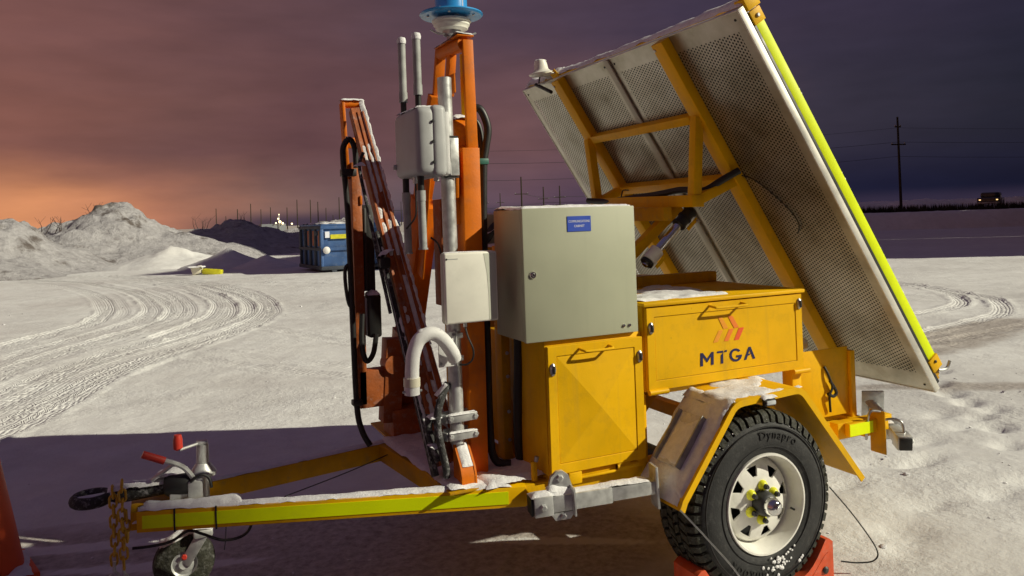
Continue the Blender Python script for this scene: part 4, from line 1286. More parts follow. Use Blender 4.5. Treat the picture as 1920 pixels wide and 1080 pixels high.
# ---- stabiliser legs (swung up along the chassis)
def stab(name, label, p0, p1, sz, foot_h, foot_w, lug):
    p0, p1 = V(p0), V(p1)
    d = (p1-p0).normalized(); L = (p1-p0).length
    t = thing(name, label, 'stabiliser', p0)
    n_ = V((d.y, -d.x, 0)).normalized()
    bmp('outer_tube', p0, p0 + d*L*.62, sz, sz, 'galv', t, bev=.004)
    bmp('inner_tube', p0 + d*L*.62, p1 - d*.012, sz*.84, sz*.84, 'galv', t, bev=.003)
    bmp('foot_plate', p1 - d*.012, p1, foot_w, foot_h, 'galv', t, bev=.003)
    bmp('end_cap', p0 - d*.012, p0, sz*1.03, sz*1.03, 'black', t, bev=.003)
    bmp('sleeve', p0 + d*.0, p0 + d*.075, sz*1.22, sz*1.22, 'galv', t, bev=.004)
    bmp('swivel_flange', p0 + d*.155, p0 + d*.165, sz*1.5, sz*1.75, 'galv', t, bev=.008)
    bolt(t, p0 + d*.035 + n_*sz*.61, n_, .013, .014)
    bm = bmesh.new()
    c = p0 + d*.115
    prism(bm, [(-.05, -sz*.55), (.05, -sz*.55), (.03, -sz*1.0), (-.03, -sz*1.0)], c + n_*sz*.3, d, (0, 0, 1), n_, .010)
    part('lower_lug', bm, 'galv', t)
    bolt(t, c + n_*(sz*.3+.010) - V((0, 0, sz*.78)), n_, .013, .008, 'steel')
    if lug:
        bm = bmesh.new()
        prism(bm, [(-.055, sz*.5), (.055, sz*.5), (.035, sz*1.5), (.012, sz*1.8), (-.012, sz*1.8), (-.035, sz*1.5)], c - n_*.02, d, (0, 0, 1), n_, .016)
        part('upper_lug', bm, 'galv', t)
        bolt(t, c - n_*.004 + V((0, 0, sz*1.4)), n_, .014, .01)
    return t, d, n_
t, d, n_ = stab('stabiliser_leg', 'galvanised square stabiliser leg lying level before the front locker', (1.285, 2.665, .468), (1.785, 2.562, .488), .062, .165, .07, True)
snow(t, [(V((1.29, 2.6905, .500)), d*.475, V((-.011, -.052, 0)), .020, 51, dict(rag=.5, res=.008)), (V((1.281, 2.699, .506)), d*.085, V((-.013, -.066, 0)), .028, 52, dict(rag=.5, res=.008)), (V((1.35, 2.68, .505)), d*.10, V((-.01, -.045, 0)), .05, 53, dict(res=.008, rag=.5))])
t, d, n_ = stab('stabiliser_leg', 'galvanised stabiliser leg with foot plate at the rear corner', (3.13, 2.49, .462), (3.36, 2.86, .53), .055, .17, .11, False)
snow(t, [(V((3.20, 2.60, .525)), d*.26, n_*.055 - n_*.11, .03, 54)])
for p in ((3.13, 2.55, .53),):
    tbp('lock_pin', [V(p) + V((-.05, .08, .0)), V(p) + V((.0, .02, .03)), V(p) + V((.03, -.02, .02)), V(p) + V((.035, -.03, -.04))], .006, 'steel', t, n=7)
bmp('mount_plate', (3.085, 2.60, .40), (3.085, 2.60, .60), .085, .008, 'yellow_dull', TR_, up=(1, 0, 0))
tbp('lock_pin', [(3.075, 2.66, .45), (3.02, 2.60, .56), (3.03, 2.59, .605), (3.08, 2.58, .60)], .006, 'steel', TR_, n=7)

# ---- wheel chocks
def chock(label, cx, cy, sgn, sz=1.0):
    t = thing('wheel_chock', label, 'wheel chock', (cx, cy, 0), 'wheel chocks at the tyre')
    pts = [(0, 0), (.21, 0), (.21, .025)]
    for k in range(7):
        f = k/6
        pts.append((.195 - .155*f, .03 + .135*f - .028*math.sin(math.pi*f)))
    pts += [(.02, .165), (.0, .15)]
    bm = bmesh.new()
    prism(bm, [(x*sgn*sz, z_*sz) for x, z_ in pts], (cx, cy-.07, .0), (1, 0, 0), (0, 0, 1), (0, 1, 0), .15)
    bmesh.ops.bevel(bm, geom=[e for e in bm.edges if e.calc_face_angle(0) > .6], offset=.004, segments=2, affect='EDGES')
    b = part('body', bm, 'chock_red', t, smooth=40)
    bm = bmesh.new(); prism(bm, [(x*sgn*sz, z_*sz) for x, z_ in ((.03, .02), (.13, .02), (.05, .10), (.03, .11))], (cx, cy-.0715, .0), (1, 0, 0), (0, 0, 1), (0, 1, 0), .0012); part('side_recess', bm, 'chock_red', t)
    bm = bmesh.new(); lathe(bm, [(0, 0), (.014, 0), (.016, .006), (.009, .012), (0, .012)], (cx+.05*sgn, cy-.07, .04), (0, -1, 0), 12); part('eyelet', bm, 'dark_hub', t)
chock('red wedge chock in front of the wheel, below the fender', 1.885, 2.52, 1)
chock('red wedge chock behind the wheel with a wire loop', 2.585, 2.50, -1)

# ---- safety chain on the coupling
ch = thing('safety_chain', 'yellow safety chain hanging from the trailer coupling', 'chain', (-.14, 3.26, 0))
def link_mesh():
    bm = bmesh.new()
    pts = []
    for k in range(20):
        a = 2*math.pi*k/20
        pts.append(V((.0125*math.cos(a), 0, .0125*math.sin(a) + (.011 if math.sin(a) >= 0 else -.011))))
    pts.append(pts[0])
    tube(bm, pts, .0046, 8, 0, False)
    me = bpy.data.meshes.new('link')
    bmesh.ops.recalc_face_normals(bm, faces=bm.faces)
    bm.to_mesh(me); bm.free(); me.shade_smooth(); me.materials.append(MATS['lug_yellow2'])
    return me
mat('lug_yellow2', (.62, .36, .02), .45, var=.12, vscale=60)
lm = link_mesh()
rc = random.Random(8)
for (x0, y0, z0, z1) in ((-.160, 3.245, .600, .345), (-.132, 3.235, .620, .315), (-.118, 3.25, .50, .40)):
    zc = z0; k = 0
    while zc > z1:
        o = bpy.data.objects.new('link', lm)
        COL.objects.link(o); o.parent = ch
        o.location = V((x0 + rc.uniform(-.003, .003), y0 + rc.uniform(-.003, .003), zc)) - ch.location
        o.rotation_euler = (rc.uniform(-.1, .1), rc.uniform(-.12, .12), (0.3 if k % 2 else 1.75) + rc.uniform(-.3, .3))
        zc -= .0355; k += 1
tbp('hook', [(-.132, 3.232, .325), (-.130, 3.23, .30), (-.118, 3.23, .285), (-.128, 3.23, .272), (-.142, 3.23, .285)], .006, 'galv', ch, n=8)
tbp('hook', [(-.162, 3.243, .345), (-.162, 3.24, .31), (-.150, 3.24, .295), (-.165, 3.24, .283), (-.176, 3.24, .30)], .006, 'galv', ch, n=8)
snow(ch, [((-.18, 3.235, .607), (.07, 0, 0), (0, .06, 0), .02, 3, dict(res=.006)), ((-.10, 3.225, .475), (.06, 0, 0), (0, .04, 0), .018, 4, dict(res=.006))])

# ================================================================== communications cabinet
CB = thing('communications_cabinet', 'large grey steel cabinet with blue plate reading communications cabinet', 'cabinet', (1.56, 2.85, 1.078))
bxp('body', (1.302, 2.724, 1.080), (1.820, 2.985, 1.602), 'cab_grey', CB, bev=.006)
bxp('door_seal', (1.308, 2.719, 1.086), (1.814, 2.7245, 1.596), 'black', CB, bev=0)
bxp('door', (1.300, 2.700, 1.078), (1.822, 2.719, 1.604), 'cab_grey', CB, bev=.004)
pl = bxp('name_plate', (1.499, 2.6975, 1.506), (1.609, 2.6998, 1.568), 'plate_blue', CB, bev=.0006, seg=1)
text_part('plate_lettering', 'COMMUNICATIONS', .0135, (1.554, 2.6972, 1.5465), (1, 0, 0), (0, 0, 1), 'print_white', pl, depth=.0003, width=.098)
text_part('plate_lettering', 'CABINET', .0135, (1.554, 2.6972, 1.5275), (1, 0, 0), (0, 0, 1), 'print_white', pl, depth=.0003, width=.048)
bm = bmesh.new(); lathe(bm, [(0, -.008), (.006, -.008), (.007, -.006), (.012, -.006), (.015, -.002), (.015, .001), (0, .001)], (1.338, 2.6995, 1.343), (0, 1, 0), 24); lk = part('lock', bm, 'chrome', CB)
bm = bmesh.new(); lathe(bm, [(0, -.0088), (.0045, -.0088), (.0045, -.0075), (0, -.0075)], (1.338, 2.6995, 1.343), (0, 1, 0), 12); part('key_hole', bm, 'black', lk)
for x in (1.750, 1.779):
    bolt(CB, (x, 2.6998, 1.109), (0, -1, 0), .007, .006, 'chrome')
snow(CB, [((1.302, 2.705, 1.602), (.518, 0, 0), (0, .28, 0), .020, 61, dict(res=.01, rag=.6))])

# second grey cabinet on the far side
C2 = thing('rear_cabinet', 'plain grey cabinet half hidden behind the orange mast', 'cabinet', (1.55, 3.75, 1.1))
bxp('body', (1.40, 3.62, 1.10), (1.90, 3.95, 1.585), 'cab_grey', C2, bev=.006)
bxp('door', (1.395, 3.60, 1.095), (1.905, 3.62, 1.59), 'cab_grey', C2, bev=.004)
snow(C2, [((1.40, 3.6, 1.588), (.5, 0, 0), (0, .35, 0), .015, 62, dict(res=.02))])
tbp('hose', [(1.43, 3.58, 1.43), (1.50, 3.55, 1.46), (1.56, 3.56, 1.53), (1.64, 3.59, 1.55)], .022, 'black', C2, n=10)
snow(C2, [((1.48, 3.53, 1.48), (.12, 0, .06), (0, .04, 0), .012, 63)], 'hose_snow')

# ================================================================== solar array, tilted up
PO = V((2.2908, 2.5500, 2.4246)); PD = V((.5424, 0, -.8401)); PN = V((.8401, 0, .5424)); PL = 2.107; PW = 2.128
PY = 2.55
def PP(s, y, h=0): return PO + PD*s + PN*h + V((0, y-PY, 0))
PF = Matrix((PD, V((0, 1, 0)), PN)).transposed()
SA = thing('solar_array', 'tilted solar array with perforated metal back and yellow frame', 'solar panel', (2.5289, 3.6143, 0.4425))
def pbox(name, s0, s1, y0, y1, h0, h1, m, par=SA, bev=.002, **kw):
    bm = bmesh.new(); box(bm, PP((s0+s1)/2, (y0+y1)/2, (h0+h1)/2), (abs(s1-s0), abs(y1-y0), abs(h1-h0)), PF, bev); return part(name, bm, m, par, **kw)
YB = PY+PW
for y0, y1 in ((2.552, 3.606), (3.622, YB-.002)):
    bm = bmesh.new()
    uvl = bm.loops.layers.uv.new('metres')
    vs = [bm.verts.new(PP(s, y, 0)) for s, y in ((0, y0), (PL, y0), (PL, y1), (0, y1))]
    f = bm.faces.new(vs)
    for lp, uvv in zip(f.loops, ((0, 0), (PL, 0), (PL, y1-y0), (0, y1-y0))): lp[uvl].uv = uvv
    part('perforated_sheet', bm, 'perf', SA, smooth=0)
    # screws along the sheet edges
    for s in (.035, PL-.035):
        for f_ in (.04, .5, .96):
            bolt(SA, PP(s, y0+(y1-y0)*f_, 0), -PN, .006, .004, 'black')
pbox('sheet_seam', .0, PL, 3.592, 3.636, -.012, -.001, 'alu_dull')
for y0, y1 in ((2.55, 2.558), (YB-.008, YB)):
    pbox('tray_flange', 0, PL, y0, y1, -.003, .034, 'alu')
pbox('tray_flange', -.006, .0, 2.55, YB, -.003, .034, 'alu')
pbox('tray_flange', PL, PL+.006, 2.55, YB, -.003, .034, 'alu')
for k, (y0, y1) in enumerate(((2.562, 3.604), (3.624, YB-.012))):
    pbox('solar_module', .01, PL-.01, y0, y1, .040, .062, 'black')
    gl = pbox('glass', .03, PL-.03, y0+.02, y1-.02, .0621, .1, 'glass_cells')
pbox('side_frame', .02, PL-.10, 2.568, 2.582, .060, .118, 'black')
pbox('reflective_tape', .10, PL-.14, 2.5645, 2.568, .064, .118, 'tape')
pbox('side_frame', .02, PL-.02, YB-.03, YB-.012, .058, .102, 'black')
pbox('top_frame', -.012, .02, 2.57, YB-.02, .036, .116, 'yellow')
pbox('bottom_frame', PL-.03, PL+.005, 2.59, YB-.02, .036, .10, 'yellow_dull')
pbox('corner_bracket', -.03, .028, 2.545, 2.605, .045, .125, 'yellow')
cbk = pbox('corner_bracket', .034, .10, 2.555, 2.575, .052, .122, 'yellow')
bolt(cbk, PP(.066, 2.555, .088), (0, -1, 0), .010, .008)
cbk = pbox('corner_bracket', PL-.14, PL-.07, 2.555, 2.58, .052, .122, 'yellow')
bolt(cbk, PP(PL-.115, 2.555, .088), (0, -1, 0), .008, .006, 'black')
pbox('corner_bracket', PL-.075, PL-.03, 2.565, 2.60, .045, .095, 'yellow_dull', bev=.01)
tbp('catch', [PP(PL-.065, 2.56, .085), PP(PL-.045, 2.56, .11), PP(PL-.035, 2.555, .14), PP(PL-.055, 2.55, .17)], .008, 'galv', SA, n=8)
# main rails on the back
yr, yl = 3.087, 4.141
rails = []
for y, m in ((yr, 'yellow'), (yl, 'yellow')):
    rails.append(pbox('rail', .0, PL-.06, y-.043, y+.043, -.056, -.001, m, bev=.003))
for rl_, y in zip(rails, (yr, yl)):
    for s in (.03, PL-.10): bolt(rl_, PP(s, y+.03, -.056), -PN, .008, .006, 'galv')
pbox('cross_bar', .405, .450, yr+.045, yl-.045, -.066, -.010, 'yellow')
pbox('cross_bar', .78, .83, yr+.045, yl-.045, -.066, -.010, 'yellow')
A_R, A_L = PP(.42, yr, -.05), PP(.42, yl, -.05)
C_R, C_L = V((2.4425, yr, 1.6227)), V((2.5236, yl, 1.6438))
B_R, B_L = PP(.81, yr, -.04), PP(.81, yl, -.04)
for a, c, b in ((A_R, C_R, B_R), (A_L, C_L, B_L)):
    bmp('strut', a, c, .05, .05, 'yellow', SA, up=(0, 1, 0))
    bmp('strut', c, b, .05, .06, 'yellow', SA, up=(0, 1, 0))
bmp('pivot_beam', C_R + V((0, -.03, 0)), C_L + V((0, .03, .0)), .07, .06, 'yellow', SA)
bmp('pivot_beam', C_R + V((-.12, .06, -.06)), C_L + V((-.16, -.06, -.07)), .05, .07, 'yellow_dull', SA)
for y in (3.29, 3.95):
    bmp('lift_arm', (2.497, y, 1.602), (2.055, y, 1.254), .05, .05, 'yellow', SA, up=(0, 1, 0))
bmp('support_post', (2.1285, 3.6880, 0.4425), (2.1285, 3.6880, 1.3066), .08, .08, 'yellow_dull', SA, up=(0, 1, 0))
bxp('support_head', (2.0653, 3.2455, 1.2012), (2.1812, 4.0252, 1.2855), 'yellow_dull', SA)
# linear actuator
a0, a1 = V((2.5026, 3.1822, 1.5858)), V((2.1970, 3.1822, 1.3118))
dd = (a1-a0)
ac = tbp('actuator_rod', [a0 + dd*.05, a1], .016, 'chrome', SA, n=16, sm=0)
tbp('actuator_body', [a0 + dd*.28, a0 + dd*.72], .022, 'chrome', ac, n=18, sm=0)
tbp('actuator_motor', [a0 + dd*.04, a0 + dd*.27], .032, 'black', ac, n=18, sm=0)
for f in (.03, .15, .27):
    tbp('band', [a0 + dd*f, a0 + dd*(f+.03)], .037, 'black', ac, n=18, sm=0)
tbp('clevis', [a0 + dd*.74, a0 + dd*.92], .036, 'frost_white', ac, n=18, sm=0)
tbp('clevis_ring', [a0 + dd*.93, a0 + dd*.97], .034, 'black', ac, n=18, sm=0)
bmp('clevis_plate', a0 + dd*.74 + V((.03, -.02, -.035)), a0 + dd*.92 + V((.03, -.02, -.035)), .02, .006, 'yellow', ac, up=(0, 1, 0))
bmp('motor_plate', a0 + dd*.06 + V((.03, -.02, -.035)), a0 + dd*.26 + V((.03, -.02, -.035)), .02, .006, 'yellow', ac, up=(0, 1, 0))
bolt(ac, a0 + dd*.1 + V((.035, -.03, -.035)), (0, -1, 0), .008, .02, 'galv')
# black conduit along the pivot beam
tbp('conduit', [(2.4552, 4.1411, 1.6596), (2.4868, 3.9514, 1.6490), (2.4868, 3.6880, 1.6596), (2.4973, 3.4773, 1.6701), (2.5131, 3.2876, 1.6859), (2.5184, 3.1612, 1.6775), (2.5289, 3.0979, 1.6775), (2.5921, 3.0558, 1.7228), (2.6712, 3.0136, 1.7702)], .018, 'black', SA, n=10)
tbp('cable_tie', [(2.4868, 3.8145, 1.6648), (2.4868, 3.7934, 1.7070), (2.4973, 3.7512, 1.7070)], .004, 'black', SA, n=5)
# dark sensor patch and coiled cord behind the mesh
pbox('junction_box', .45, .56, 2.74, 2.87, .004, .030, 'black')
tbp('lead', [PP(.79, 3.08, -.012), PP(.84, 2.97, -.010), PP(1.0, 2.86, -.01), PP(1.1, 2.84, -.01), PP(1.16, 2.88, -.01)], .004, 'black', SA, n=5)
snow(SA, [(PP(-.012, 2.56, .03), PP(-.012, YB, .03) - PP(-.012, 2.56, .03), PN*.09, .022, 71, dict(res=.014, up=(-.35, 0, .95))),
          (PP(-.03, 2.545, .05), V((0, .06, 0)), PN*.07, .02, 72, dict(res=.008)),
          (PP(-.012, 4.22, .03), V((0, YB-4.22, 0)), PN*.09, .05, 73, dict(res=.014, up=(-.25, 0, .95)))])
bm = bmesh.new()
rs = random.Random(6)
for k in range(260):
    s = rs.uniform(.1, PL-.15)
    bmesh.ops.create_icosphere(bm, subdivisions=1, radius=rs.uniform(.004, .011), matrix=Matrix.Translation(PP(s, 2.576 + rs.uniform(0, .01), .118)))
part('edge_snow', bm, 'snow', SA, smooth=180)['kind'] = 'stuff'
# antenna dome on the far top corner
AN = thing('dome_antenna', 'white cone-shaped antenna on the top corner of the solar array', 'antenna', (2.3076, 4.3202, 2.4446))
ab = V((2.2655, 4.3413, 2.4783))
bm = bmesh.new(); lathe(bm, [(0, -.012), (.060, -.010), (.082, -.002), (.084, .006), (.060, .016), (.046, .03), (.040, .07), (.034, .088), (.02, .094), (0, .095)], ab, (-.12, 0, 1), 28); part('dome', bm, 'white_plastic', AN)
bmp('bracket', ab + V((.02, -.10, .0)), ab + V((.06, -.14, -.075)), .06, .006, 'yellow', AN, up=(1, 0, 0))
bmp('bracket_arm', ab + V((.0, -.015, -.012)), ab + V((.03, -.125, -.012)), .07, .007, 'cream', AN)
tbp('stem', [ab + V((0, .03, -.01)), ab + V((0, .05, -.055))], .005, 'black', AN, n=6, sm=0)
tbp('lead', [ab + V((-.01, .07, -.055)), ab + V((0, -.01, -.09)), ab + V((.01, -.10, -.13))], .012, 'black', AN, n=8, sm=0)
snow(AN, [(ab + V((-.035, -.03, .085)), (.06, 0, 0), (0, .06, 0), .014, 74, dict(res=.006)), (ab + V((-.015, -.03, -.06)), (.03, 0, 0), (0, .1, -.0), .012, 75)])

# ================================================================== orange mast
MS = thing('mast_frame', 'orange steel mast frame standing on the trailer deck', 'mast', (1.16, 3.3, .526))
XM = 1.16
def mp_(name, pts, w, h, m, par=MS, up=(1, 0, 0), bev=.003):
    return bmp(name, pts[0], pts[1], w, h, m, par, up=up, bev=bev)
mp_('upright', [(XM+.012, 2.945, .527), (XM+.012, 2.93, 1.86)], .085, .075, 'orange')
mp_('upright', [(XM+.025, 2.905, 1.80), (XM+.012, 2.895, 2.30)], .022, .045, 'orange')
mp_('leg', [(XM-.01, 3.150, 2.31), (XM-.01, 3.25, 1.98)], .022, .045, 'orange')
mp_('leg', [(XM-.01, 3.20, 2.12), (XM-.02, 3.50, 1.56)], .05, .08, 'orange')
mp_('leg', [(XM-.02, 3.40, 1.66), (XM-.02, 3.79, .86)], .17, .09, 'orange')
mp_('gusset_plate', [(XM-.045, 3.24, 1.98), (XM-.045, 3.45, 1.32)], .14, .008, 'orange')
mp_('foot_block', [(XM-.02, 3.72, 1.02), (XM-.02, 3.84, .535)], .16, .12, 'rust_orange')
tbp('top_tube', [(XM, 2.90, 2.285), (XM-.01, 3.14, 2.292)], .028, 'orange', MS, n=18, sm=0)
bxp('top_plate', (XM-.035, 2.885, 2.312), (XM+.04, 3.16, 2.320), 'orange', MS)
bxp('cross_plate', (XM-.045, 2.91, 2.085), (XM-.035, 3.06, 2.165), 'orange', MS)
mp_('inner_bar', [(XM, 3.045, 2.27), (XM, 3.09, 2.10)], .045, .03, 'orange')
tbp('yellow_ram', [(XM+.03, 2.985, 2.26), (XM+.03, 2.985, 1.98)], .016, 'yellow', MS, n=12, sm=0)
# rounded boom head between the uprights
bm = bmesh.new(); lathe(bm, [(0, -.04), (.10, -.04), (.10, .04), (0, .04)], (XM, 3.02, 1.90), (1, 0, 0), 28); boxmm(bm, (XM-.04, 2.94, 1.55), (XM+.04, 3.10, 1.90), .003); part('boom_head', bm, 'orange', MS)
mp_('cap_channel', [(XM-.05, 2.945, 1.66), (XM-.05, 2.93, 1.85)], .105, .012, 'orange')
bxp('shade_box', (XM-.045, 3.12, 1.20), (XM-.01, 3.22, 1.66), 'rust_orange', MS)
mp_('yellow_brace', [(XM+.05, 3.30, 1.30), (XM+.05, 3.27, .95)], .06, .02, 'yellow')
bxp('control_panel', (XM+.02, 2.955, 1.30), (XM+.05, 3.03, 1.50), 'galv_dark', MS)
snow(MS, [((XM-.04, 2.885, 2.320), (.08, 0, 0), (0, .27, 0), .016, 81, dict(res=.008)), ((XM-.04, 2.95, 1.985), (.08, 0, 0), (0, .12, .0), .03, 82, dict(res=.008))])
# hydraulic hoses on the right of the upright
HB = part_h = tbp('hose', [(1.20, 2.98, 2.02), (1.245, 2.96, 2.03), (1.275, 2.95, 1.95), (1.262, 2.95, 1.86), (1.25, 2.95, 1.78), (1.245, 2.96, 1.5), (1.245, 2.96, 1.1), (1.245, 2.96, .7), (1.26, 2.95, .57), (1.32, 2.93, .548)], .017, 'black', MS, n=10)
tbp('hose', [(1.20, 3.0, 2.0), (1.25, 3.0, 1.97), (1.262, 2.99, 1.88), (1.25, 2.98, 1.78), (1.245, 2.98, 1.4), (1.24, 2.98, 1.0), (1.24, 2.98, .6)], .015, 'black', MS, n=10)
bxp('hose_clip', (1.215, 2.93, 1.795), (1.268, 3.0, 1.82), 'green_clip', MS)
tbp('thin_wire', [(1.02, 2.98, 1.50), (1.045, 2.96, 1.47), (1.06, 2.96, 1.40), (1.065, 2.97, 1.33)], .004, 'black', MS, n=6)

# far column with fork head, and the snowed-over boom leaning across
FC = thing('folded_column', 'rusty orange folded column with black hoses behind the snowy boom', 'mast', (.92, 3.66, .526))
def fbx(name, a, b, m, par=FC, bev=.004): return bxp(name, a, b, m, par, bev)
fbx('column', (.858, 3.64, .70), (.905, 3.74, 1.86), 'rust_orange')
for x in (.838, .928):
    bmp('fork_plate', (x+.012, 3.69, 1.78), (x-.004, 3.69, 2.150), .014, .07, 'orange', FC, up=(0, 1, 0))
tbp('fork_tube', [(.83, 3.69, 2.145), (.935, 3.69, 2.145)], .020, 'orange', FC, n=14, sm=0)
fbx('fork_web', (.85, 3.66, 1.93), (.89, 3.70, 1.98), 'orange')
fbx('valve_panel', (.905, 3.66, 1.24), (.965, 3.74, 1.655), 'black')
fbx('valve_strip', (.913, 3.648, 1.25), (.925, 3.6595, 1.64), 'dark_hub')
vb = fbx('valve_box', (.915, 3.61, 1.02), (.978, 3.70, 1.225), 'black', bev=.012)
fbx('box_side', (.905, 3.63, 1.03), (.9145, 3.69, 1.21), 'encl_grey')
fbx('lower_arm', (.868, 3.64, .685), (1.02, 3.72, .862), 'rust_orange')
bmp('pivot_lug', (1.02, 3.68, .60), (1.05, 3.68, 1.0), .09, .09, 'rust_orange', FC, up=(0, 1, 0))
bm = bmesh.new(); lathe(bm, [(0, -.05), (.045, -.05), (.045, .05), (0, .05)], (1.035, 3.67, .88), (0, 1, 0), 20); part('pivot_boss', bm, 'rust_orange', FC)
fbx('pivot_foot', (1.02, 3.62, .527), (1.20, 3.80, .66), 'rust_orange')
fbx('stop_pad', (.995, 3.65, .61), (1.02, 3.70, .70), 'encl_grey')
fbx('amber_reflector', (.893, 3.632, 1.655), (.906, 3.6395, 1.70), 'orange')
tbp('hose', [(.872, 3.60, 1.83), (.868, 3.60, 1.92), (.845, 3.60, 1.965), (.815, 3.60, 1.93), (.812, 3.60, 1.85), (.826, 3.60, 1.62), (.834, 3.60, 1.11), (.842, 3.60, .72), (.858, 3.58, .60), (.89, 3.56, .53)], .014, 'black', FC, n=10)
tbp('hose', [(.838, 3.60, 1.38), (.808, 3.60, 1.36), (.806, 3.60, 1.28), (.82, 3.60, 1.19), (.845, 3.60, 1.17)], .009, 'black', FC, n=8)
tbp('hose', [(.88, 3.60, 1.14), (.872, 3.59, 1.0), (.89, 3.585, .92), (.925, 3.59, .95), (.945, 3.6, 1.04)], .013, 'black', FC, n=8)
bxp('hose_clip', (.80, 3.58, 1.79), (.87, 3.63, 1.825), 'black', FC)
bxp('hose_clip', (.822, 3.58, .715), (.868, 3.63, .74), 'black', FC)
snow(FC, [((.915, 3.61, 1.226), (.063, 0, 0), (0, .09, 0), .04, 84, dict(res=.008)), ((.825, 3.66, 2.163), (.115, 0, 0), (0, .06, 0), .014, 85, dict(res=.008)),
          ((.825, 3.588, 1.975), (.05, 0, -.03), (0, .025, 0), .012, 86, dict(res=.006))])

BO = thing('snowy_boom', 'long rust-orange boom streaked with snow leaning to the left', 'boom', (1.07, 2.93, .526))
b0, b1 = V((1.062, 2.955, .55)), V((.872, 3.60, 2.13))
bd = (b1-b0).normalized()
bu = V((1, 0, 0)) - bd*bd.x; bu.normalize()      # sideways, to the right
bn = bd.cross(bu).normalized()
if bn.y > 0: bn = -bn                              # towards the viewer
def bpt(f, u_, n_=0): return b0.lerp(b1, f) + bu*u_ + bn*n_
def boom_piece(name, f0, f1, u0_, u1_, n0, n1, m, taper=.62, par=BO):
    bm = bmesh.new()
    vs = []
    for f in (f0, f1):
        k = 1 - (1-taper)*f
        for n_, u_ in ((n0, u0_), (n0, u1_), (n1, u1_), (n1, u0_)):
            vs.append(bm.verts.new(bpt(f, u_*k, n_*k)))
    for q in ((0, 1, 2, 3), (7, 6, 5, 4), (0, 4, 5, 1), (1, 5, 6, 2), (2, 6, 7, 3), (3, 7, 4, 0)): bm.faces.new([vs[i] for i in q])
    bmesh.ops.bevel(bm, geom=list(bm.edges), offset=.002, segments=1, affect='EDGES')
    return part(name, bm, m, par)
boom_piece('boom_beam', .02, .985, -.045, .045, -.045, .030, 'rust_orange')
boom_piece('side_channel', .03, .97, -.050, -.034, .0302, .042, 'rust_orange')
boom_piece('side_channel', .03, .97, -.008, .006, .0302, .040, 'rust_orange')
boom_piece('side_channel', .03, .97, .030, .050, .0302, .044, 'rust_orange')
boom_piece('cable_tray', .0, .62, -.078, -.056, -.01, .03, 'black_frost')
bm = bmesh.new()
rs = random.Random(15)
def boom_snow(u_, w_, n_, f0, f1, cover, th):
    L = (b1-b0).length
    N_ = int((f1-f0)*L/.010)
    rows = []
    for i in range(N_+1):
        f = f0 + (f1-f0)*i/N_
        k = 1-.38*f
        row = []
        for j in range(6):
            q = j/5*2-1
            p = bpt(f, (u_+w_*q)*k, n_*k)
            c = max(0, min(1, (nz3(p+V((u_*90, 0, 0)), 7)*.9 + nz3(p, 30)*.5 + cover)*3))
            h = math.sqrt(max(0, 1-q*q))*th*c*(1+.6*nz3(p, 45)) - .002
            row.append(bm.verts.new(p + (bu*.75 + bn*.5 + V((0, 0, .4))).normalized()*h))
        rows.append(row)
    for a, b in zip(rows[:-1], rows[1:]):
        for j in range(5): bm.faces.new((a[j], a[j+1], b[j+1], b[j]))
boom_snow(.043, .013, .036, .30, 1.0, .75, .016)
boom_snow(.043, .016, .034, .02, .30, .1, .012)
boom_snow(.018, .012, .0305, .02, .9, .12, .008)
boom_snow(-.020, .012, .0305, .02, .9, .10, .008)
boom_snow(-.066, .012, .025, .05, .62, .2, .012)
part('snow_layer', bm, 'snow', BO, smooth=180)
bm = bmesh.new(); prism(bm, [(-.045, -.02), (.045, -.02), (.045, .14), (-.030, .055), (-.045, .02)], (1.062, 2.865, .545), (0, 1, 0), (0, 0, 1), (1, 0, 0), .008); part('foot_bracket', bm, 'orange', BO)
bm = bmesh.new(); prism(bm, [(-.045, -.02), (.045, -.02), (.045, .14), (-.030, .055), (-.045, .02)], (1.118, 2.865, .545), (0, 1, 0), (0, 0, 1), (1, 0, 0), .008); part('foot_bracket', bm, 'orange', BO)
bm = bmesh.new(); prism(bm, [(-.043, -.018), (.040, -.018), (.040, .12), (-.028, .052), (-.043, .02)], (1.07, 2.865, .545), (0, 1, 0), (0, 0, 1), (1, 0, 0), .048); part('foot_wedge', bm, 'orange', BO)
snow(BO, [((1.072, 2.835, .60), (.044, 0, 0), (0, .07, .08), .012, 91, dict(res=.006))], 'foot_snow')
tbp('hose', [bpt(.40, -.085, .02), bpt(.55, -.08, .03), bpt(.70, -.07, .03), bpt(.80, -.062, .03), bpt(.84, -.03, .04)], .008, 'black_frost', BO, n=8)
tbp('hose', [(1.045, 2.90, .92), (1.005, 2.88, .86), (.985, 2.87, .79), (.995, 2.87, .70), (1.015, 2.87, .60), (1.02, 2.88, .56)], .015, 'black_frost', BO, n=10)
tbp('hose', [(.975, 2.93, .80), (.965, 2.92, .74), (.985, 2.91, .66), (.998, 2.90, .62)], .016, 'black_frost', BO, n=10)
snow(BO, [((.955, 2.86, .80), (.05, 0, 0), (0, .06, 0), .03, 92, dict(res=.007)), ((.955, 2.87, .68), (.05, 0, 0), (0, .06, 0), .03, 93, dict(res=.007)), ((.985, 2.86, .885), (.045, 0, .04), (0, .04, 0), .012, 94, dict(res=.007))], 'hose_snow')
cl_ = bpt(.53, -.06, .03)
bm = bmesh.new(); box(bm, cl_, (.05, .05, .05), None, .012); part('hose_clamp', bm, 'black', BO)
snow(BO, [(cl_ + V((-.03, -.03, .022)), (.07, 0, .01), (0, .06, 0), .035, 95, dict(res=.007))], 'clamp_snow')
cl_ = bpt(.80, -.06, .03)
snow(BO, [(cl_ + V((-.025, -.02, .0)), (.05, 0, .01), (0, .04, 0), .035, 96, dict(res=.006))], 'clamp_snow')

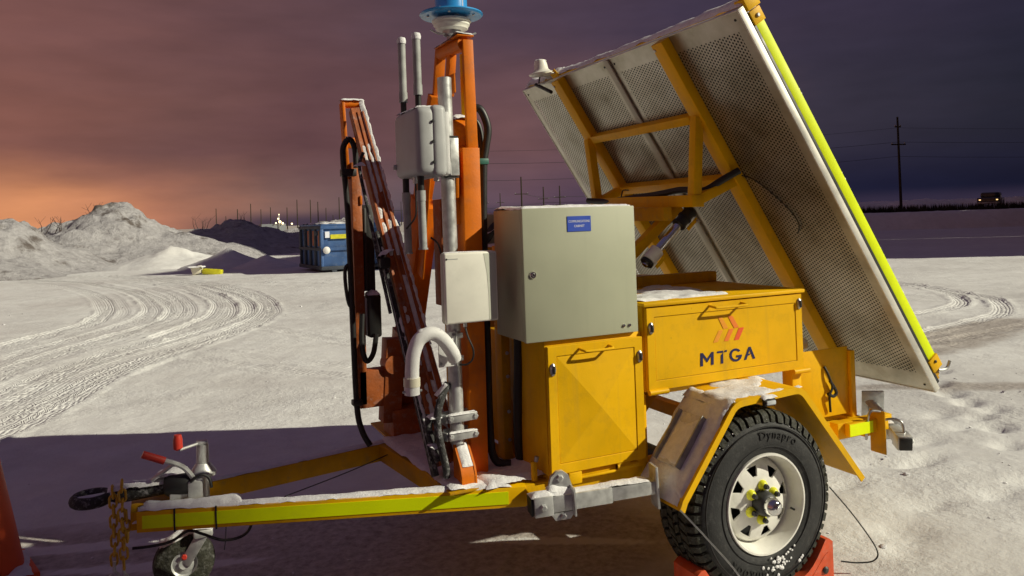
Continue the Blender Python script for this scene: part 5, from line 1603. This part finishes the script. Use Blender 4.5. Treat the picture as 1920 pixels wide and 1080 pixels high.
# ================================================================== galvanised pole and what it carries
GP = thing('antenna_pole', 'galvanised steel pole clamped upright before the orange mast', 'pole', (1.076, 2.90, .678))
tbp('tube', [(1.078, 2.90, .68), (1.070, 2.90, 2.14)], .0285, 'galv', GP, n=24, sm=0)
bm = bmesh.new(); lathe(bm, [(0, .0), (.024, .0), (.024, .003), (0, .003)], (1.070, 2.90, 2.139), n=20); part('cap', bm, 'galv_dark', GP)
for zv in (.785, .715):
    c = bmp('clamp', (1.030, 2.868, zv), (1.150, 2.862, zv+.004), .012, .034, 'galv', GP, bev=.005)
    bmp('clamp_back', (1.030, 2.936, zv), (1.150, 2.932, zv+.004), .012, .034, 'galv_dark', GP, bev=.005)
    for x in (1.038, 1.142): bolt(c, (x, 2.861, zv+.002), (0, -1, 0), .011, .010)
    bmp('clamp_arm', (1.028, 2.87, zv), (.985, 2.94, zv), .012, .034, 'galv_dark', GP, bev=.004)
for zv in (1.90, 1.74):
    bmp('strap', (1.035, 2.868, zv), (1.108, 2.868, zv), .004, .008, 'black', GP, bev=0)
bmp('bracket', (1.086, 2.866, 1.745), (1.085, 2.866, 1.895), .045, .012, 'galv', GP, up=(0, 1, 0))
bmp('bracket_lip', (1.068, 2.86, 1.745), (1.067, 2.86, 1.895), .006, .02, 'chrome', GP, up=(0, 1, 0))
snow(GP, [((1.03, 2.855, .803), (.12, 0, 0), (0, .03, 0), .012, 97, dict(res=.006)), ((1.03, 2.855, .733), (.12, 0, 0), (0, .02, 0), .01, 98, dict(res=.006))])

EN = thing('radio_enclosure', 'weathered grey radio enclosure with four stick antennas on the pole', 'radio', (.97, 2.9, 1.74))
bm = bmesh.new(); boxmm(bm, (.898, 2.750, 1.740), (.985, 3.052, 2.004), .030, 4); cov = part('cover', bm, 'encl_grey', EN, smooth=60)
bm = bmesh.new(); boxmm(bm, (.958, 2.745, 1.735), (1.018, 3.057, 2.009), .020, 3); part('housing', bm, 'encl_grey', EN, smooth=60)
bxp('mount_plate', (1.0185, 2.765, 1.745), (1.035, 3.03, 1.985), 'frost_white', EN)
for zv in (1.79, 1.868, 1.945):
    bolt(EN, (.962, 2.748, zv), (0, -1, 0), .006, .006, 'black')
bolt(EN, (.897, 3.03, 1.79), (-1, 0, 0), .012, .010, 'encl_grey')
for y, zt, zl in ((2.80, 2.275, 1.462), (2.99, 2.30, 1.44)):
    x = .925
    a = tbp('antenna', [(x, y, 2.07), (x-.001, y, zt)], .0155, 'ant_grey', EN, n=14, sm=0)
    tbp('ferrule', [(x, y, 2.05), (x, y, 2.09)], .0175, 'ant_grey', a, n=14, sm=0)
    tbp('connector', [(x, y, 1.995), (x, y, 2.05)], .012, 'black', a, n=12, sm=0)
    bm = bmesh.new(); lathe(bm, [(.0175, -.012), (.019, .0), (.016, .012), (0, .017)], (x-.001, y, zt), n=14); part('snow_cap', bm, 'snow', a)
    a = tbp('antenna', [(x, y, 1.67), (x+.002, y, zl)], .0155, 'ant_grey', EN, n=14, sm=0)
    tbp('connector', [(x, y, 1.74), (x, y, 1.67)], .0135, 'black', a, n=12, sm=0)
    tbp('ferrule', [(x, y, 1.685), (x, y, 1.645)], .0175, 'ant_grey', a, n=14, sm=0)
    tbp('tip', [(x+.002, y, zl+.004), (x+.002, y, zl-.002)], .0185, 'ant_grey', a, n=14, sm=0)
tbp('gland', [(.93, 2.88, 1.74), (.93, 2.88, 1.715)], .010, 'galv', EN, n=10, sm=0)
tbp('gland', [(.985, 2.79, 1.74), (.985, 2.79, 1.72)], .011, 'galv', EN, n=10, sm=0)
tbp('cable', [(.93, 2.88, 1.72), (.93, 2.88, 1.62), (.925, 2.89, 1.58), (.90, 2.92, 1.54)], .004, 'black', EN, n=6)
snow(EN, [((.905, 2.77, 2.000), (.115, 0, 0), (0, .27, 0), .016, 101, dict(res=.009))])

FA = thing('panel_antenna', 'flat white square panel antenna on the galvanised pole', 'antenna', (1.11, 2.81, 1.164))
bm = bmesh.new(); boxmm(bm, (1.0, 2.80, 1.166), (1.226, 2.832, 1.444), .014, 3); part('back_shell', bm, 'offwhite_band', FA, smooth=60)
bm = bmesh.new(); boxmm(bm, (1.002, 2.781, 1.168), (1.224, 2.7998, 1.442), .0085, 3); part('cover', bm, 'white_plastic', FA, smooth=60)
bm = bmesh.new(); prism(bm, [(1.183, 1.176), (1.216, 1.176), (1.216, 1.434), (1.166, 1.434), (1.178, 1.36), (1.183, 1.27)], (0, 2.7808, 0), (1, 0, 0), (0, 0, 1), (0, -1, 0), .0006); part('side_band', bm, 'offwhite_band', FA, smooth=0)
bm = bmesh.new(); lathe(bm, [(0, 0), (.004, 0), (.004, .0007), (0, .0007)], (1.012, 2.7808, 1.418), (0, -1, 0), 14); part('emblem', bm, 'dark_hub', FA, smooth=0)
bxp('printed_line', (1.018, 2.7801, 1.4165), (1.058, 2.7809, 1.4195), 'ant_grey', FA, bev=0)
tbp('gland', [(1.092, 2.812, 1.168), (1.092, 2.812, 1.15)], .008, 'galv', FA, n=10, sm=0)
tbp('cable', [(1.092, 2.812, 1.15), (1.102, 2.81, 1.11), (1.122, 2.81, 1.06), (1.122, 2.82, 1.02), (1.10, 2.83, 1.0), (1.075, 2.845, 1.0)], .004, 'black', FA, n=6)
bxp('clamp', (1.03, 2.8325, 1.27), (1.10, 2.872, 1.34), 'galv_dark', FA)
snow(FA, [((1.008, 2.786, 1.442), (.21, 0, 0), (0, .04, 0), .007, 102, dict(res=.006))])

GN = thing('gooseneck_mount', 'frosted white gooseneck pipe curving down from the pole', 'pipe', (1.0, 2.82, .918))
gpts = [(1.045, 2.815, 1.03), (1.03, 2.80, 1.06), (.985, 2.785, 1.118), (.94, 2.78, 1.142), (.895, 2.78, 1.125), (.870, 2.78, 1.075), (.862, 2.78, 1.02), (.860, 2.78, .965)]
tbp('pipe', gpts, .0265, 'frost_white', GN, n=20, sm=8)
tbp('collar', [(.860, 2.78, .985), (.859, 2.78, .953)], .031, 'cream', GN, n=22, sm=0)
tbp('ring', [(.859, 2.78, .953), (.859, 2.78, .922)], .029, 'frost_white', GN, n=22, sm=0)
for s in (-1, 1): bolt(GN, (.859+.029*s, 2.775, .935), (s, 0, 0), .005, .008, 'steel')
mpn = bmp('mount_plate', (1.03, 2.853, .995), (1.03, 2.853, 1.13), .075, .008, 'frost_white', GN, up=(0, 1, 0))
bmp('mount_plate_side', (1.066, 2.862, .995), (1.066, 2.862, 1.13), .006, .04, 'galv', GN, up=(0, 1, 0))
for x, zv in ((1.0, 1.01), (1.055, 1.01), (1.055, 1.118), (1.0, 1.118)): bolt(mpn, (x, 2.849, zv), (0, -1, 0), .007, .006, 'steel')
for zv in (1.02, 1.11): bmp('pole_strap', (1.062, 2.866, zv), (1.105, 2.872, zv), .006, .022, 'galv', GN)
snow(GN, [((.89, 2.765, 1.158), (.09, 0, .0), (0, .03, 0), .010, 103, dict(res=.006))])

# blue sensor on the mast head
LD = thing('scanner_head', 'blue round scanner with wide brim on top of the mast', 'sensor', (1.155, 3.02, 2.33))
lc = V((1.155, 3.02, -.016))
bm = bmesh.new(); lathe(bm, [(0, 2.438), (.128, 2.440), (.134, 2.446), (.131, 2.452), (.09, 2.458), (0, 2.460)], lc, n=48); part('brim', bm, 'lidar_blue', LD)
bm = bmesh.new(); lathe(bm, [(.068, 2.455), (.068, 2.60), (.064, 2.612), (0, 2.615)], lc, n=40); dr = part('drum', bm, 'lidar_blue', LD)
bmp('drum_seam', lc + V((.028, -.0625, 2.46)), lc + V((.028, -.0625, 2.6)), .004, .003, 'print_white', dr, up=(0, 1, 0), bev=0)
bm = bmesh.new(); lathe(bm, [(0, 2.43), (.070, 2.430), (.082, 2.424), (.083, 2.416), (.076, 2.411), (.076, 2.402), (.070, 2.396), (.068, 2.386), (.05, 2.380), (0, 2.380)], lc, n=40); part('mount_ring', bm, 'white_plastic', LD)
bm = bmesh.new(); lathe(bm, [(.040, 2.385), (.038, 2.362), (.03, 2.358), (.022, 2.355), (.022, 2.33), (.032, 2.328)], lc, n=30); part('neck', bm, 'steel', LD)
for s in (-1, 1):
    tbp('retaining_spring', [lc + V((.03*s, -.01, 2.366)), lc + V((.065*s, -.015, 2.360)), lc + V((.102*s, -.02, 2.374))], .004, 'galv', LD, n=6, sm=0)
for a in range(5):
    an = a*1.256+.5
    bolt(LD, lc + V((.1*math.cos(an), .1*math.sin(an), 2.4395)), (0, 0, -1), .006, .005, 'galv')
tbp('sensor_plug', [lc + V((.005, -.035, 2.436)), lc + V((.005, -.06, 2.434))], .007, 'steel', LD, n=8, sm=0)
snow(LD, [(lc + V((-.09, -.10, 2.455)), (.12, 0, 0), (0, .05, 0), .008, 104, dict(res=.008)), (lc + V((-.04, -.06, 2.329)), (.1, 0, 0), (0, .12, 0), .008, 105, dict(res=.008))])

# loose clods of snow lying about
bm = bmesh.new()
rs = random.Random(21)
def gz(x, y):
    i = min(len(gx)-1, int(np.searchsorted(gx, x))); j = min(len(gy)-1, int(np.searchsorted(gy, y)))
    return float(H[i, j])
for k in range(420):
    if k < 200: x, y = rs.uniform(2.6, 7.5), 2.0 + rs.random()**1.6*5
    elif k < 250: x, y = rs.uniform(-1.5, 3.0), rs.uniform(3.2, 7.5)
    else: x, y = rs.uniform(-3, 4), rs.uniform(8, 20)
    s_ = min(.022, .004*math.exp(abs(rs.gauss(0, .7))))
    Mx = Matrix.Translation((x, y, gz(x, y)+s_*.25)) @ Matrix.Rotation(rs.uniform(0, 3), 4, 'Z') @ Matrix.Diagonal((1, rs.uniform(.6, 1.2), rs.uniform(.3, .55), 1))
    r_ = bmesh.ops.create_icosphere(bm, subdivisions=1, radius=s_, matrix=Mx)
    for v in r_['verts']: v.co += V((rs.uniform(-1, 1), rs.uniform(-1, 1), rs.uniform(-1, 1)))*s_*.2
o = part('snow_clods', bm, 'snow', None, smooth=60)
tag(o, 'small loose clods of snow scattered over the ground', 'snow', kind='stuff')
